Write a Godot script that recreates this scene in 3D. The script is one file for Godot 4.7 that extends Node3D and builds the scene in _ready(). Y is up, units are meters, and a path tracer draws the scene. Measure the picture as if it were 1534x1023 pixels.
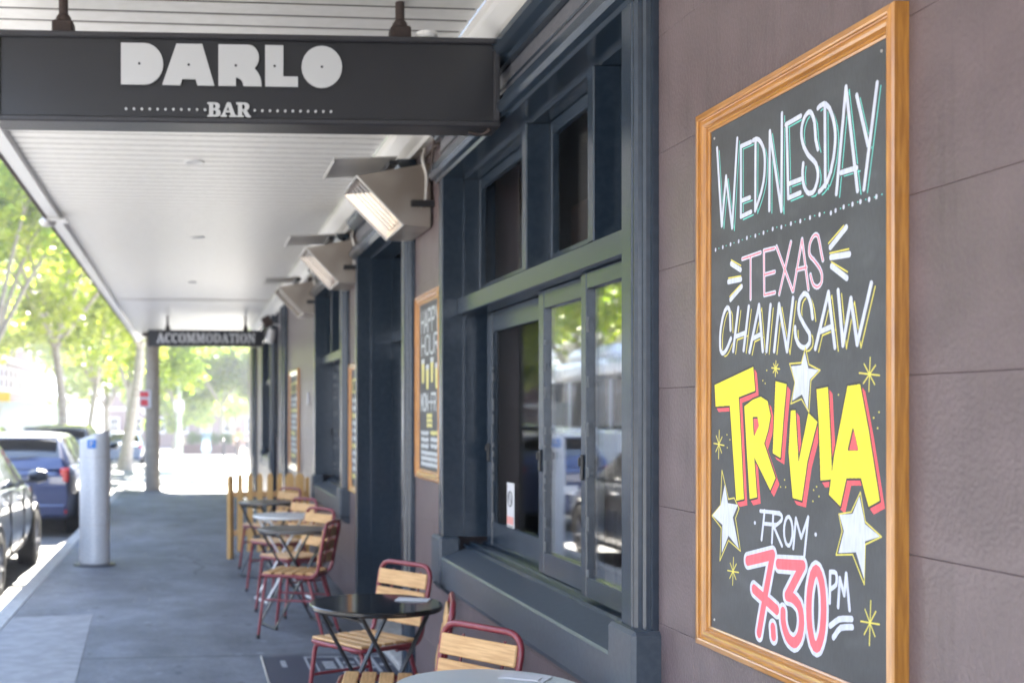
extends Node3D
# Street footpath under a pub awning. World: x to the right, y up, the street runs along -z; s = -z is the distance along it.

const WALL := 1.35
const SOFFIT := 3.27
const KERB := -1.51
const STREET_END := 28.6

var M := {}
var noise_cache := {}
var rng := RandomNumberGenerator.new()


func _ready() -> void:
	rng.seed = 7
	camera_and_light()
	materials()
	ground()
	pub()
	awning()
	hanging_signs()
	boards()
	heaters()
	furniture()
	street_things()
	vehicles()
	trees()
	far_buildings()
	people()


# ------------------------------------------------------------------ camera, sky, sun
func camera_and_light() -> void:
	var cam := Camera3D.new()
	cam.name = "camera"
	var at := CameraAttributesPhysical.new()
	at.frustum_focal_length = 50.0
	at.frustum_focus_distance = 3.15
	at.frustum_near = 0.05
	at.frustum_far = 1500.0
	at.exposure_aperture = 4.2
	cam.attributes = at
	cam.projection = Camera3D.PROJECTION_FRUSTUM
	cam.near = 0.05
	cam.far = 1500.0
	cam.size = 0.5384210 * 0.05
	cam.frustum_offset = Vector2(0.161579, 0.057105) * 0.05
	cam.position = Vector3(0, 1.57, 0)
	cam.rotation.y = -deg_to_rad(5.352)
	add_child(cam)
	cam.current = true
	var env := Environment.new()
	env.background_mode = Environment.BG_SKY
	var sky_mat := ProceduralSkyMaterial.new()
	sky_mat.sky_top_color = Color(0.59, 0.69, 0.855)
	sky_mat.sky_horizon_color = Color(0.89, 0.93, 0.97)
	sky_mat.sky_curve = 0.2
	sky_mat.ground_bottom_color = Color(0.4, 0.4, 0.4)
	sky_mat.ground_horizon_color = Color(0.7, 0.7, 0.7)
	sky_mat.sun_angle_max = 12.0
	sky_mat.sun_curve = 0.1
	var sky := Sky.new()
	sky.sky_material = sky_mat
	env.sky = sky
	env.background_energy_multiplier = 0.39
	env.tonemap_mode = Environment.TONE_MAPPER_LINEAR
	env.tonemap_exposure = 17.3
	env.sdfgi_enabled = true
	env.ssao_enabled = true
	env.ssil_enabled = true
	env.fog_enabled = true
	env.fog_density = 0.0014
	env.fog_light_color = Color(0.93, 0.95, 1.0)
	var we := WorldEnvironment.new()
	we.name = "environment"
	we.environment = env
	add_child(we)
	var sun := DirectionalLight3D.new()
	sun.name = "sun"
	sun.light_color = Color(1.0, 0.97, 0.92)
	sun.light_energy = 1.6
	sun.light_angular_distance = 0.5
	sun.shadow_enabled = true
	add_child(sun)
	sun.look_at_from_position(Vector3.ZERO, -Vector3(0.05, 1.0, -1.12), Vector3.UP)


# ------------------------------------------------------------------ materials
func noise(seed_: int, freq: float, octaves := 4, kind := FastNoiseLite.TYPE_SIMPLEX_SMOOTH) -> FastNoiseLite:
	var n := FastNoiseLite.new()
	n.seed = seed_
	n.frequency = freq
	n.noise_type = kind
	n.fractal_octaves = octaves
	return n


func ntex(seed_: int, freq: float, size: int, lo: Color, hi: Color, octaves := 4, p0 := 0.0, p1 := 1.0) -> NoiseTexture2D:
	var key := [seed_, freq, size, lo, hi, octaves, p0, p1]
	if noise_cache.has(key):
		return noise_cache[key]
	var t := NoiseTexture2D.new()
	t.width = size
	t.height = size
	t.seamless = true
	t.noise = noise(seed_, freq, octaves)
	var g := Gradient.new()
	g.offsets = PackedFloat32Array([p0, p1])
	g.colors = PackedColorArray([lo, hi])
	t.color_ramp = g
	noise_cache[key] = t
	return t


# blotches, fine grain and vertical drips over one base colour
func layered(size: int, seed_: int, base: Color, blotch: float, grain: float, drip: float) -> ImageTexture:
	var a := noise(seed_, 0.008, 4).get_seamless_image(size, size)
	var b := noise(seed_ + 1, 0.15, 3).get_seamless_image(size, size)
	var c := noise(seed_ + 2, 0.03, 4).get_seamless_image(size, size)
	var im := Image.create(size, size, false, Image.FORMAT_RGB8)
	for y in size:
		for x in size:
			var f := 1.0 + blotch * (a.get_pixel(x, y).r - 0.5) * 2.0 + grain * (b.get_pixel(x, y).r - 0.5) * 2.0
			var d := c.get_pixel(x, (y / 12) % size).r
			if d > 0.66:
				f -= drip * minf(1.0, (d - 0.66) * 6.0)
			im.set_pixel(x, y, Color(minf(base.r * f, 1.0), minf(base.g * f, 1.0), minf(base.b * f, 1.0)))
	return ImageTexture.create_from_image(im)


# footpath tone map: gum spots, oil, cracks, a darker edge along the wall; u across, v along
func stain_shade_map() -> ImageTexture:
	var w := 256
	var h := 2048
	var im := Image.create(w, h, false, Image.FORMAT_RGB8)
	var n := noise(301, 0.012, 4)
	var n2 := noise(302, 0.25, 2)
	for y in h:
		for x in w:
			var f := 0.84 + 0.17 * n.get_noise_2d(x * 1.1, y * 1.4) + 0.07 * n2.get_noise_2d(x, y * 1.3)  # uneven asphalt tone, its contrast raised to imitate shadow bands
			if x > w - 18:
				f *= 1.0 - 0.28 * (x - w + 18) / 18.0 * (0.7 + 0.6 * n.get_noise_2d(x * 3.0, y * 3.0))
			im.set_pixel(x, y, Color(f, f, f))
	rng.seed = 88
	for i in 650:
		var c := Vector2(rng.randf() * w, rng.randf() * h)
		var r := rng.randf_range(0.8, 2.2)
		var tone := 0.68 if rng.randf() < 0.6 else 0.98
		stroke(im, [c.x, c.y, c.x + 0.8, c.y], 1.0, r * 2.0, Color(tone, tone, tone))
	for i in 7:
		var p := [rng.randf() * w, rng.randf() * h]
		for k in 9:
			p.append(p[p.size() - 2] + rng.randf_range(-14, 14))
			p.append(p[p.size() - 2] + rng.randf_range(4, 22))
		stroke(im, p, 1.0, 1.6, Color(0.5, 0.5, 0.52))
	for i in 5:
		stroke(im, [0.0, 170.0 + i * 420, w, 172.0 + i * 420], 1.0, 1.4, Color(0.6, 0.6, 0.6))
	return ImageTexture.create_from_image(im)


func lin(r: float, g: float, b: float) -> Color:
	return Color(r, g, b).linear_to_srgb()


func mat(c: Color, rough := 0.5, metal := 0.0) -> StandardMaterial3D:
	var m := StandardMaterial3D.new()
	m.albedo_color = c
	m.roughness = rough
	m.metallic = metal
	return m


func tri(m: StandardMaterial3D, scale: Vector3, world := true) -> StandardMaterial3D:
	m.uv1_triplanar = true
	m.uv1_world_triplanar = world
	m.uv1_scale = scale
	return m


# colour that wanders between two tones, with relief of `relief` centimetres
func worn(a: Color, b: Color, rough: float, scale: Vector3, relief := 0.0, seed_ := 1, freq := 0.02, world := true, octaves := 5) -> StandardMaterial3D:
	var m := tri(mat(Color.WHITE, rough), scale, world)
	m.albedo_texture = ntex(seed_, freq, 512, a, b, octaves, 0.25, 0.75)
	if relief > 0.0:
		m.heightmap_enabled = true
		m.heightmap_scale = relief
		m.heightmap_texture = ntex(seed_ + 50, freq * 4.0, 512, Color.BLACK, Color.WHITE, 4)
	return m


func wood(a: Color, b: Color, rough: float, along: String, seed_ := 3, relief := 0.02) -> StandardMaterial3D:
	var k := 3.0
	var sc := Vector3(k * 4, k * 4, k * 4)
	if along == "x":
		sc.x = k * 0.3
	elif along == "y":
		sc.y = k * 0.3
	else:
		sc.z = k * 0.3
	var m := tri(mat(Color.WHITE, rough), sc, false)
	m.albedo_texture = ntex(seed_, 0.012, 512, a, b, 5, 0.2, 0.8)
	m.heightmap_enabled = true
	m.heightmap_scale = relief
	m.heightmap_texture = ntex(seed_ + 9, 0.03, 512, Color.BLACK, Color.WHITE, 4)
	return m


func materials() -> void:
	M.wall = worn(lin(0.14, 0.109, 0.115), lin(0.16, 0.127, 0.132), 0.35, Vector3(1.1, 1.1, 1.1), 0.085, 11, 0.012)
	M.wall.heightmap_texture = ntex(61, 0.11, 512, Color.BLACK, Color.WHITE, 3)
	M.wall.albedo_texture = layered(512, 210, lin(0.134, 0.099, 0.1), 0.07, 0.04, 0.06)
	M.joint = mat(lin(0.12, 0.095, 0.1), 0.7)
	M.navy = worn(lin(0.017, 0.029, 0.045), lin(0.023, 0.036, 0.053), 0.24, Vector3(2, 2, 2), 0.0, 21, 0.02)
	M.navy.metallic_specular = 0.6
	M.navy_sill = worn(lin(0.048, 0.062, 0.08), lin(0.062, 0.077, 0.095), 0.38, Vector3(2, 2, 2), 0.0, 22, 0.03)
	M.frieze = worn(lin(0.1, 0.1, 0.115), lin(0.13, 0.13, 0.14), 0.4, Vector3(3, 3, 1), 0.04, 23, 0.03)
	M.white_paint = worn(lin(0.77, 0.755, 0.72), lin(0.82, 0.805, 0.775), 0.4, Vector3(1, 1, 1), 0.01, 31, 0.02)
	M.white_paint.metallic_specular = 0.6
	M.cornice = mat(lin(0.72, 0.7, 0.66), 0.35)
	M.black_metal = mat(lin(0.018, 0.018, 0.02), 0.35)
	M.sign_face = mat(lin(0.016, 0.016, 0.019), 0.3)
	M.sign_edge = worn(lin(0.02, 0.02, 0.024), lin(0.045, 0.042, 0.045), 0.38, Vector3(5, 5, 5), 0.03, 33, 0.05)
	M.letter = mat(lin(0.56, 0.56, 0.555), 0.5)
	M.letter_far = mat(lin(0.82, 0.82, 0.82), 0.5)
	M.rust = worn(lin(0.03, 0.022, 0.02), lin(0.08, 0.05, 0.04), 0.7, Vector3(6, 6, 6), 0.1, 34, 0.05)
	M.frame_v = wood(lin(0.36, 0.14, 0.017), lin(0.54, 0.235, 0.034), 0.3, "y", 41)
	M.frame_h = wood(lin(0.36, 0.14, 0.017), lin(0.54, 0.235, 0.034), 0.3, "z", 42)
	for k in ["frame_v", "frame_h"]:
		M[k].clearcoat_enabled = true
		M[k].clearcoat = 1.0
		M[k].clearcoat_roughness = 0.14
	M.slat = wood(lin(0.5, 0.285, 0.115), lin(0.66, 0.41, 0.185), 0.42, "x", 43)
	M.slat_b = wood(lin(0.45, 0.245, 0.095), lin(0.6, 0.365, 0.16), 0.42, "x", 44)
	M.picket = wood(lin(0.54, 0.31, 0.1), lin(0.66, 0.4, 0.15), 0.55, "y", 45)
	M.maroon = mat(lin(0.2, 0.022, 0.032), 0.28)
	M.maroon.clearcoat_enabled = true
	M.maroon.clearcoat = 0.4
	M.steel = worn(lin(0.5, 0.48, 0.46), lin(0.6, 0.58, 0.55), 0.32, Vector3(1, 1, 1), 0.0, 51, 0.006, true, 2)
	M.steel.metallic = 0.55
	M.steel_clean = mat(lin(0.66, 0.58, 0.5), 0.22, 1.0)
	M.brown_steel = worn(lin(0.33, 0.28, 0.235), lin(0.43, 0.38, 0.33), 0.34, Vector3(1, 1, 1), 0.0, 52, 0.006, true, 2)
	M.brown_steel.metallic = 0.65
	M.ceramic = mat(lin(0.6, 0.46, 0.32), 0.7)
	M.meter = worn(lin(0.58, 0.59, 0.6), lin(0.68, 0.69, 0.7), 0.42, Vector3(2, 2, 2), 0.02, 53, 0.03)
	M.meter.metallic = 0.15
	M.tabletop_grey = mat(lin(0.5, 0.54, 0.53), 0.3)
	M.tabletop_black = mat(lin(0.014, 0.014, 0.015), 0.09)
	M.tabletop_dark = mat(lin(0.1, 0.095, 0.09), 0.3)
	M.tabletop_white = mat(lin(0.6, 0.61, 0.6), 0.3)
	M.white_metal = mat(lin(0.7, 0.7, 0.69), 0.35)
	M.paper = mat(lin(0.6, 0.6, 0.61), 0.6)
	M.asphalt = worn(lin(0.158, 0.17, 0.194), lin(0.196, 0.209, 0.234), 0.72, Vector3(0.23, 0.23, 0.23), 0.3, 71, 0.03, true, 6)
	M.asphalt.heightmap_texture = ntex(75, 0.2, 1024, Color.BLACK, Color.WHITE, 3)
	M.asphalt.heightmap_scale = 0.35
	M.concrete = worn(lin(0.2, 0.2, 0.205), lin(0.26, 0.26, 0.265), 0.8, Vector3(0.5, 0.5, 0.5), 0.0, 72, 0.02)
	M.kerb = worn(lin(0.3, 0.295, 0.28), lin(0.42, 0.41, 0.39), 0.8, Vector3(0.8, 0.8, 0.8), 0.2, 73, 0.03)
	M.road = worn(lin(0.1, 0.1, 0.1), lin(0.16, 0.16, 0.16), 0.8, Vector3(0.3, 0.3, 0.3), 0.4, 74, 0.03)
	M.line_paint = mat(lin(0.7, 0.7, 0.68), 0.6)
	M.glass = mat(Color(0.05, 0.06, 0.06, 0.02), 0.02)
	M.glass.transparency = BaseMaterial3D.TRANSPARENCY_ALPHA
	M.glass.metallic_specular = 1.0
	M.putty = mat(lin(0.13, 0.14, 0.15), 0.8)
	M.glass_dull = M.glass.duplicate()
	M.glass_dull.metallic_specular = 0.2
	M.car_glass = mat(lin(0.012, 0.014, 0.016), 0.04)
	M.car_glass.metallic_specular = 0.8
	M.tyre = mat(lin(0.012, 0.012, 0.012), 0.8)
	M.rim = mat(lin(0.6, 0.6, 0.62), 0.25, 0.9)
	M.plastic = mat(lin(0.02, 0.02, 0.021), 0.5)
	M.red_lens = mat(lin(0.4, 0.03, 0.03), 0.12)
	M.clear_lens = mat(lin(0.6, 0.62, 0.64), 0.08)
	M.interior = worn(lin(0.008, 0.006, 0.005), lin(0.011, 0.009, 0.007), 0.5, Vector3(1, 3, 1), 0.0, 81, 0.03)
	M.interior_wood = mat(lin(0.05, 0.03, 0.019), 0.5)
	M.bark = worn(lin(0.2, 0.175, 0.145), lin(0.46, 0.43, 0.38), 0.9, Vector3(1.5, 0.6, 1.5), 1.2, 91, 0.03)
	M.pole_wood = worn(lin(0.3, 0.255, 0.2), lin(0.44, 0.39, 0.32), 0.9, Vector3(6, 0.4, 6), 0.6, 92, 0.03)
	M.green_paint = mat(lin(0.12, 0.24, 0.19), 0.45)
	M.red_paint = mat(lin(0.62, 0.05, 0.06), 0.45)
	M.blue_paint = mat(lin(0.03, 0.2, 0.62), 0.45)
	M.dark_brick = worn(lin(0.14, 0.085, 0.08), lin(0.2, 0.13, 0.12), 0.8, Vector3(1, 3, 1), 0.3, 93, 0.06)
	M.render_cream = worn(lin(0.42, 0.39, 0.35), lin(0.5, 0.47, 0.42), 0.8, Vector3(0.4, 0.4, 0.4), 0.1, 94, 0.03)


# ------------------------------------------------------------------ mesh helpers
func mb() -> SurfaceTool:
	var st := SurfaceTool.new()
	st.begin(Mesh.PRIMITIVE_TRIANGLES)
	st.set_smooth_group(-1)
	return st


# triangle whose front looks along `out` (front faces run clockwise)
func face3(st: SurfaceTool, a: Vector3, b: Vector3, c: Vector3, out: Vector3) -> void:
	var n := (c - a).cross(b - a)
	if n.dot(out) < 0.0:
		var t := b
		b = c
		c = t
	st.add_vertex(a)
	st.add_vertex(b)
	st.add_vertex(c)


func face4(st: SurfaceTool, a: Vector3, b: Vector3, c: Vector3, d: Vector3, out: Vector3) -> void:
	face3(st, a, b, c, out)
	face3(st, a, c, d, out)


# box with chamfered edges
func box(st: SurfaceTool, c: Vector3, size: Vector3, bevel := 0.0, basis := Basis()) -> void:
	var h := size * 0.5
	var e := minf(bevel, minf(h.x, minf(h.y, h.z)) * 0.9)
	var ax := [Vector3.RIGHT, Vector3.UP, Vector3.BACK]
	for i in 3:
		var j := (i + 1) % 3
		var k := (i + 2) % 3
		for sg in [-1.0, 1.0]:
			var n: Vector3 = ax[i] * sg
			var u: Vector3 = ax[j] * (h[j] - e)
			var v: Vector3 = ax[k] * (h[k] - e)
			var o: Vector3 = n * h[i]
			face4(st, c + basis * (o - u - v), c + basis * (o + u - v), c + basis * (o + u + v), c + basis * (o - u + v), basis * n)
	if e <= 0.0:
		return
	for i in 3:
		var j := (i + 1) % 3
		var k := (i + 2) % 3
		for sj in [-1.0, 1.0]:
			for sk in [-1.0, 1.0]:
				var l: Vector3 = ax[i] * (h[i] - e)
				var p: Vector3 = ax[j] * sj * h[j] + ax[k] * sk * (h[k] - e)
				var q: Vector3 = ax[j] * sj * (h[j] - e) + ax[k] * sk * h[k]
				face4(st, c + basis * (p - l), c + basis * (p + l), c + basis * (q + l), c + basis * (q - l), basis * (ax[j] * sj + ax[k] * sk))
	for sx in [-1.0, 1.0]:
		for sy in [-1.0, 1.0]:
			for sz in [-1.0, 1.0]:
				var s := Vector3(sx, sy, sz)
				face3(st, c + basis * (s * Vector3(h.x, h.y - e, h.z - e)), c + basis * (s * Vector3(h.x - e, h.y, h.z - e)), c + basis * (s * Vector3(h.x - e, h.y - e, h.z)), basis * s)


# round bar through points; radii may vary
func tube(st: SurfaceTool, pts: Array, r, segs := 8) -> void:
	var n := pts.size()
	var rings := []
	var up := Vector3.UP
	var d0: Vector3 = (pts[1] - pts[0]).normalized()
	if absf(d0.dot(up)) > 0.9:
		up = Vector3.RIGHT
	var u := d0.cross(up).normalized()
	for i in n:
		var d: Vector3
		if i == 0:
			d = d0
		elif i == n - 1:
			d = (pts[i] - pts[i - 1]).normalized()
		else:
			d = ((pts[i] - pts[i - 1]).normalized() + (pts[i + 1] - pts[i]).normalized()).normalized()
		u = (u - d * u.dot(d)).normalized()
		var v := d.cross(u)
		var rr: float = r[i] if r is Array else r
		var ring := []
		for k in segs:
			var a := TAU * k / segs
			ring.append(pts[i] + (u * cos(a) + v * sin(a)) * rr)
		rings.append(ring)
	st.set_smooth_group(1)
	for i in n - 1:
		for k in segs:
			var k2 := (k + 1) % segs
			face4(st, rings[i][k], rings[i][k2], rings[i + 1][k2], rings[i + 1][k], rings[i][k] + rings[i][k2] - pts[i] * 2.0)
	st.set_smooth_group(-1)
	for k in range(1, segs - 1):
		face3(st, rings[0][0], rings[0][k], rings[0][k + 1], pts[0] - pts[1])
		face3(st, rings[n - 1][0], rings[n - 1][k], rings[n - 1][k + 1], pts[n - 1] - pts[n - 2])


# points with the corners rounded
func rounded(pts: Array, r: float, n := 4) -> Array:
	var out := [pts[0]]
	for i in range(1, pts.size() - 1):
		var a: Vector3 = pts[i - 1]
		var b: Vector3 = pts[i]
		var c: Vector3 = pts[i + 1]
		var l := minf(r, minf((a - b).length(), (c - b).length()) * 0.48)
		var p := b + (a - b).normalized() * l
		var q := b + (c - b).normalized() * l
		for k in n + 1:
			var t := float(k) / n
			out.append(p.lerp(b, t).lerp(b.lerp(q, t), t))
	out.append(pts[-1])
	return out


# turned shape round the y axis: profile of (radius, height)
func lathe(st: SurfaceTool, prof: Array, segs := 24, at := Vector3.ZERO, basis := Basis(), smooth := true) -> void:
	for i in prof.size() - 1:
		var a: Vector2 = prof[i]
		var b: Vector2 = prof[i + 1]
		st.set_smooth_group(i + 1 if smooth else -1)
		for k in segs:
			var t0 := TAU * k / segs
			var t1 := TAU * (k + 1) / segs
			var d0 := Vector3(cos(t0), 0, sin(t0))
			var d1 := Vector3(cos(t1), 0, sin(t1))
			var y0 := Vector3(0, a.y, 0)
			var y1 := Vector3(0, b.y, 0)
			var out := (d0 + d1) * (b.y - a.y) + Vector3.UP * (a.x - b.x) * 2.0
			if a.x > 1e-6:
				face3(st, at + basis * (d0 * a.x + y0), at + basis * (d1 * a.x + y0), at + basis * (d1 * b.x + y1), basis * out)
			if b.x > 1e-6:
				face3(st, at + basis * (d0 * a.x + y0), at + basis * (d1 * b.x + y1), at + basis * (d0 * b.x + y1), basis * out)
	st.set_smooth_group(-1)


# flat outline (x, y) pushed from z0 to z1 and then moved by xf
func prism(st: SurfaceTool, poly: PackedVector2Array, z0: float, z1: float, xf := Transform3D(), smooth_sides := false) -> void:
	var idx := Geometry2D.triangulate_polygon(poly)
	for i in range(0, idx.size(), 3):
		for z in [z0, z1]:
			var n := Vector3(0, 0, signf(z - (z0 + z1) * 0.5))
			var p := []
			for k in 3:
				p.append(xf * Vector3(poly[idx[i + k]].x, poly[idx[i + k]].y, z))
			face3(st, p[0], p[1], p[2], xf.basis * n)
	var cw := Geometry2D.is_polygon_clockwise(poly)
	if smooth_sides:
		st.set_smooth_group(3)
	for i in poly.size():
		var a := poly[i]
		var b := poly[(i + 1) % poly.size()]
		var e := b - a
		var out := Vector3(e.y, -e.x, 0) * (-1.0 if cw else 1.0)
		face4(st, xf * Vector3(a.x, a.y, z0), xf * Vector3(b.x, b.y, z0), xf * Vector3(b.x, b.y, z1), xf * Vector3(a.x, a.y, z1), xf.basis * out)
	st.set_smooth_group(-1)


# profile in (x, y) carried along the street from s0 to s1
func along(st: SurfaceTool, poly: PackedVector2Array, s0: float, s1: float) -> void:
	prism(st, poly, -s1, -s0)


# plan outline (x, s) carried upwards from y0 to y1
func upright(st: SurfaceTool, plan: PackedVector2Array, y0: float, y1: float) -> void:
	# local (x, y, z) -> world (x, z, -y)
	prism(st, plan, y0, y1, Transform3D(Basis(Vector3(1, 0, 0), Vector3(0, 0, -1), Vector3(0, 1, 0)), Vector3.ZERO))


func pv(a: Array) -> PackedVector2Array:
	var p := PackedVector2Array()
	for i in range(0, a.size(), 2):
		p.append(Vector2(a[i], a[i + 1]))
	return p


func done(st: SurfaceTool) -> ArrayMesh:
	st.generate_normals()
	return st.commit()


func put(called: String, mesh: Mesh, m: Material, parent: Node = self) -> MeshInstance3D:
	var o := MeshInstance3D.new()
	o.name = numbered(called, parent)
	o.mesh = mesh
	o.material_override = m
	parent.add_child(o, true)
	return o


func obj(called: String, st: SurfaceTool, m: Material, parent: Node = self) -> MeshInstance3D:
	return put(called, done(st), m, parent)


var counts := {}

func numbered(called: String, parent: Node) -> String:
	var key := [called, parent.get_instance_id()]
	var n: int = counts.get(key, 0)
	counts[key] = n + 1
	return called if n == 0 else "%s_%03d" % [called, n]


func tag(o: Node, label: String, category: String, group := "") -> Node:
	o.set_meta("label", label)
	o.set_meta("category", category)
	if group:
		o.set_meta("group", group)
	return o


func struct(o: Node, label := "", category := "") -> Node:
	o.set_meta("kind", "structure")
	if label:
		o.set_meta("label", label)
	if category:
		o.set_meta("category", category)
	return o


func thing(called: String, label: String, category: String, at := Vector3.ZERO, yaw := 0.0, group := "") -> Node3D:
	var o := Node3D.new()
	o.name = numbered(called, self)
	add_child(o, true)
	o.position = at
	o.rotation.y = yaw
	tag(o, label, category, group)
	return o


func copy(src: Node3D, called: String, label: String, at: Vector3, yaw: float) -> Node3D:
	var c: Node3D = src.duplicate()
	c.name = numbered(called, self)
	add_child(c, true)
	c.position = at
	c.rotation.y = yaw
	c.set_meta("label", label)
	return c


func ground_y(s: float) -> float:
	return -0.02 * clampf(s - 29.0, 0.0, 110.0)


# ------------------------------------------------------------------ ground
func strip(x0: float, x1: float, ss: Array, y: float) -> SurfaceTool:
	var st := mb()
	for i in ss.size() - 1:
		var a: float = ss[i]
		var b: float = ss[i + 1]
		face4(st, Vector3(x0, y + ground_y(a), -a), Vector3(x1, y + ground_y(a), -a), Vector3(x1, y + ground_y(b), -b), Vector3(x0, y + ground_y(b), -b), Vector3.UP)
	return st


func ground() -> void:
	var st := strip(-700, 700, [-120, 29, 139, 900], -0.16)
	struct(obj("ground", st, M.road))
	st = strip(-11.5, KERB, [-40, 29, 139, 300], -0.13)
	struct(obj("road", st, M.road))
	st = mb()
	for i in 14:
		var s := 4.0 + i * 6.0
		if s < 27:
			face4(st, Vector3(-6.22, -0.126, -s), Vector3(-6.12, -0.126, -s), Vector3(-6.12, -0.126, -s - 2.0), Vector3(-6.22, -0.126, -s - 2.0), Vector3.UP)
	struct(obj("lane_marking", st, M.line_paint))
	# pavement: asphalt between the kerb stones and the wall
	var pave := mb()
	var rows := [[12.0, WALL + 0.06, 0.0], [-28.6, WALL + 0.06, 0.0], [-29.0, 34.0, 0.0], [-139.0, 34.0, ground_y(139.0)], [-220.0, 34.0, ground_y(139.0)]]
	for i in rows.size() - 1:
		var a: Array = rows[i]
		var b: Array = rows[i + 1]
		var wide: float = b[1] if i > 0 else a[1]
		pave.set_uv2(Vector2.ZERO)
		face4(pave, Vector3(KERB + 0.155, a[2], a[0]), Vector3(wide, a[2], a[0]), Vector3(wide, b[2], b[0]), Vector3(KERB + 0.155, b[2], b[0]), Vector3.UP)
	var arr := pave.commit_to_arrays()
	var uv2 := PackedVector2Array()
	for v in arr[Mesh.ARRAY_VERTEX]:
		uv2.append(Vector2((v.x - KERB - 0.155) / (WALL + 0.06 - KERB - 0.155), (-v.z + 12.0) / 41.0))
	pave = mb()
	for i in uv2.size():
		pave.set_uv2(uv2[i])
		pave.add_vertex(arr[Mesh.ARRAY_VERTEX][i])
	M.asphalt.detail_enabled = true
	M.asphalt.detail_albedo = stain_shade_map()
	M.asphalt.detail_blend_mode = BaseMaterial3D.BLEND_MODE_MUL
	M.asphalt.detail_uv_layer = BaseMaterial3D.DETAIL_UV_2
	var p := struct(obj("pavement", pave, M.asphalt))
	st = mb()
	var patch := pv([-1.35, 4.6, -0.56, 4.6, -0.66, 7.5, -0.745, 10.02, -1.35, 9.93])
	prism(st, patch, -0.02, 0.004, Transform3D(Basis(Vector3(1, 0, 0), Vector3(0, 0, -1), Vector3(0, 1, 0)), Vector3.ZERO))
	obj("concrete_patch", st, M.concrete, p)
	st = mb()
	for e in [[28.75, 29.0], [29.0, 139.0], [139.0, 220.0]]:
		face4(st, Vector3(KERB + 0.155, 0.004 + ground_y(e[0]), -e[0]), Vector3(34, 0.004 + ground_y(e[0]), -e[0]), Vector3(34, 0.004 + ground_y(e[1]), -e[1]), Vector3(KERB + 0.155, 0.004 + ground_y(e[1]), -e[1]), Vector3.UP)
	struct(obj("corner_pavement", st, M.kerb))
	# kerb stones
	var kerb := Node3D.new()
	kerb.name = "kerb"
	add_child(kerb)
	struct(kerb)
	var stone := mb()
	box(stone, Vector3(0, -0.072, 0), Vector3(0.155, 0.15, 0.892), 0.012)
	var sm := done(stone)
	for i in 46:
		var s := -4.0 + i * 0.9
		var k := put("kerb_stone", sm, M.kerb, kerb)
		k.position = Vector3(KERB + 0.0775, 0.003 + ground_y(s), -s)
	# fallen leaves and cigarette ends on the footpath
	var lv := mb()
	rng.seed = 5
	for i in 90:
		var c := Vector3(rng.randf_range(-1.2, 1.0), 0.004, -rng.randf_range(4.5, 20.0))
		var a := rng.randf() * TAU
		var u := Vector3(cos(a), 0, sin(a)) * rng.randf_range(0.006, 0.018)
		var v := Vector3(-sin(a), 0.15, cos(a)) * rng.randf_range(0.004, 0.009)
		face4(lv, c - u, c + v, c + u, c - v, Vector3.UP)
	var litter := obj("leaf_litter", lv, mat(lin(0.45, 0.4, 0.3), 0.8))
	tag(litter, "small pale leaf scraps scattered over the shaded footpath", "leaves")
	litter.set_meta("kind", "stuff")
	# the far side of the road and the pavement past the corner
	st = strip(-15.6, -11.5, [-40, 29, 139, 300], -0.02)
	struct(obj("far_pavement", st, M.kerb))
	st = mb()
	box(st, Vector3(-11.45, -0.08, -10), Vector3(0.1, 0.125, 100), 0.01)
	struct(obj("far_kerb", st, M.kerb))


# ------------------------------------------------------------------ the pub
var pubn: Node3D

func wall_piece(s0: float, s1: float, y0: float, y1: float, first_joint: float) -> void:
	# masonry behind, scored render blocks in front
	var st := mb()
	box(st, Vector3(WALL + 0.2, (y0 + y1) / 2, -(s0 + s1) / 2), Vector3(0.36, y1 - y0, s1 - s0))
	obj("wall", st, M.joint, pubn)
	var course := 0.337
	var base := 1.306 - 4 * course
	for i in range(0, 10):
		var a := maxf(base + i * course, y0)
		var b := minf(base + (i + 1) * course, y1)
		if b - a < 0.02:
			continue
		var cuts := [s0]
		var j := first_joint + (0.5 if i % 2 else 0.0)
		while j < s1 - 0.08:
			if j > s0 + 0.08:
				cuts.append(j)
			j += 1.0
		cuts.append(s1)
		for k in cuts.size() - 1:
			var blk := mb()
			var c0: float = cuts[k]
			var c1: float = cuts[k + 1]
			box(blk, Vector3(WALL + 0.02, (a + b) / 2, -(c0 + c1) / 2), Vector3(0.04, b - a - 0.0003, c1 - c0 - 0.0003), 0.0016)
			obj("render_block", blk, M.wall, pubn)


# moulded casing in plan; `o` is the outer edge and dir points to the opening
func casing_plan(o: float, dir: float) -> PackedVector2Array:
	var pts := [[1.352, 0.0], [1.332, 0.0], [1.330, 0.012], [1.318, 0.014], [1.312, 0.024], [1.312, 0.034], [1.302, 0.036], [1.294, 0.046], [1.294, 0.058], [1.290, 0.062], [1.290, 0.142], [1.294, 0.148], [1.40, 0.148], [1.40, 0.18], [1.56, 0.18], [1.56, 0.0]]
	var out := PackedVector2Array()
	for p in pts:
		out.append(Vector2(p[0], o + dir * p[1]))
	return out


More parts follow.
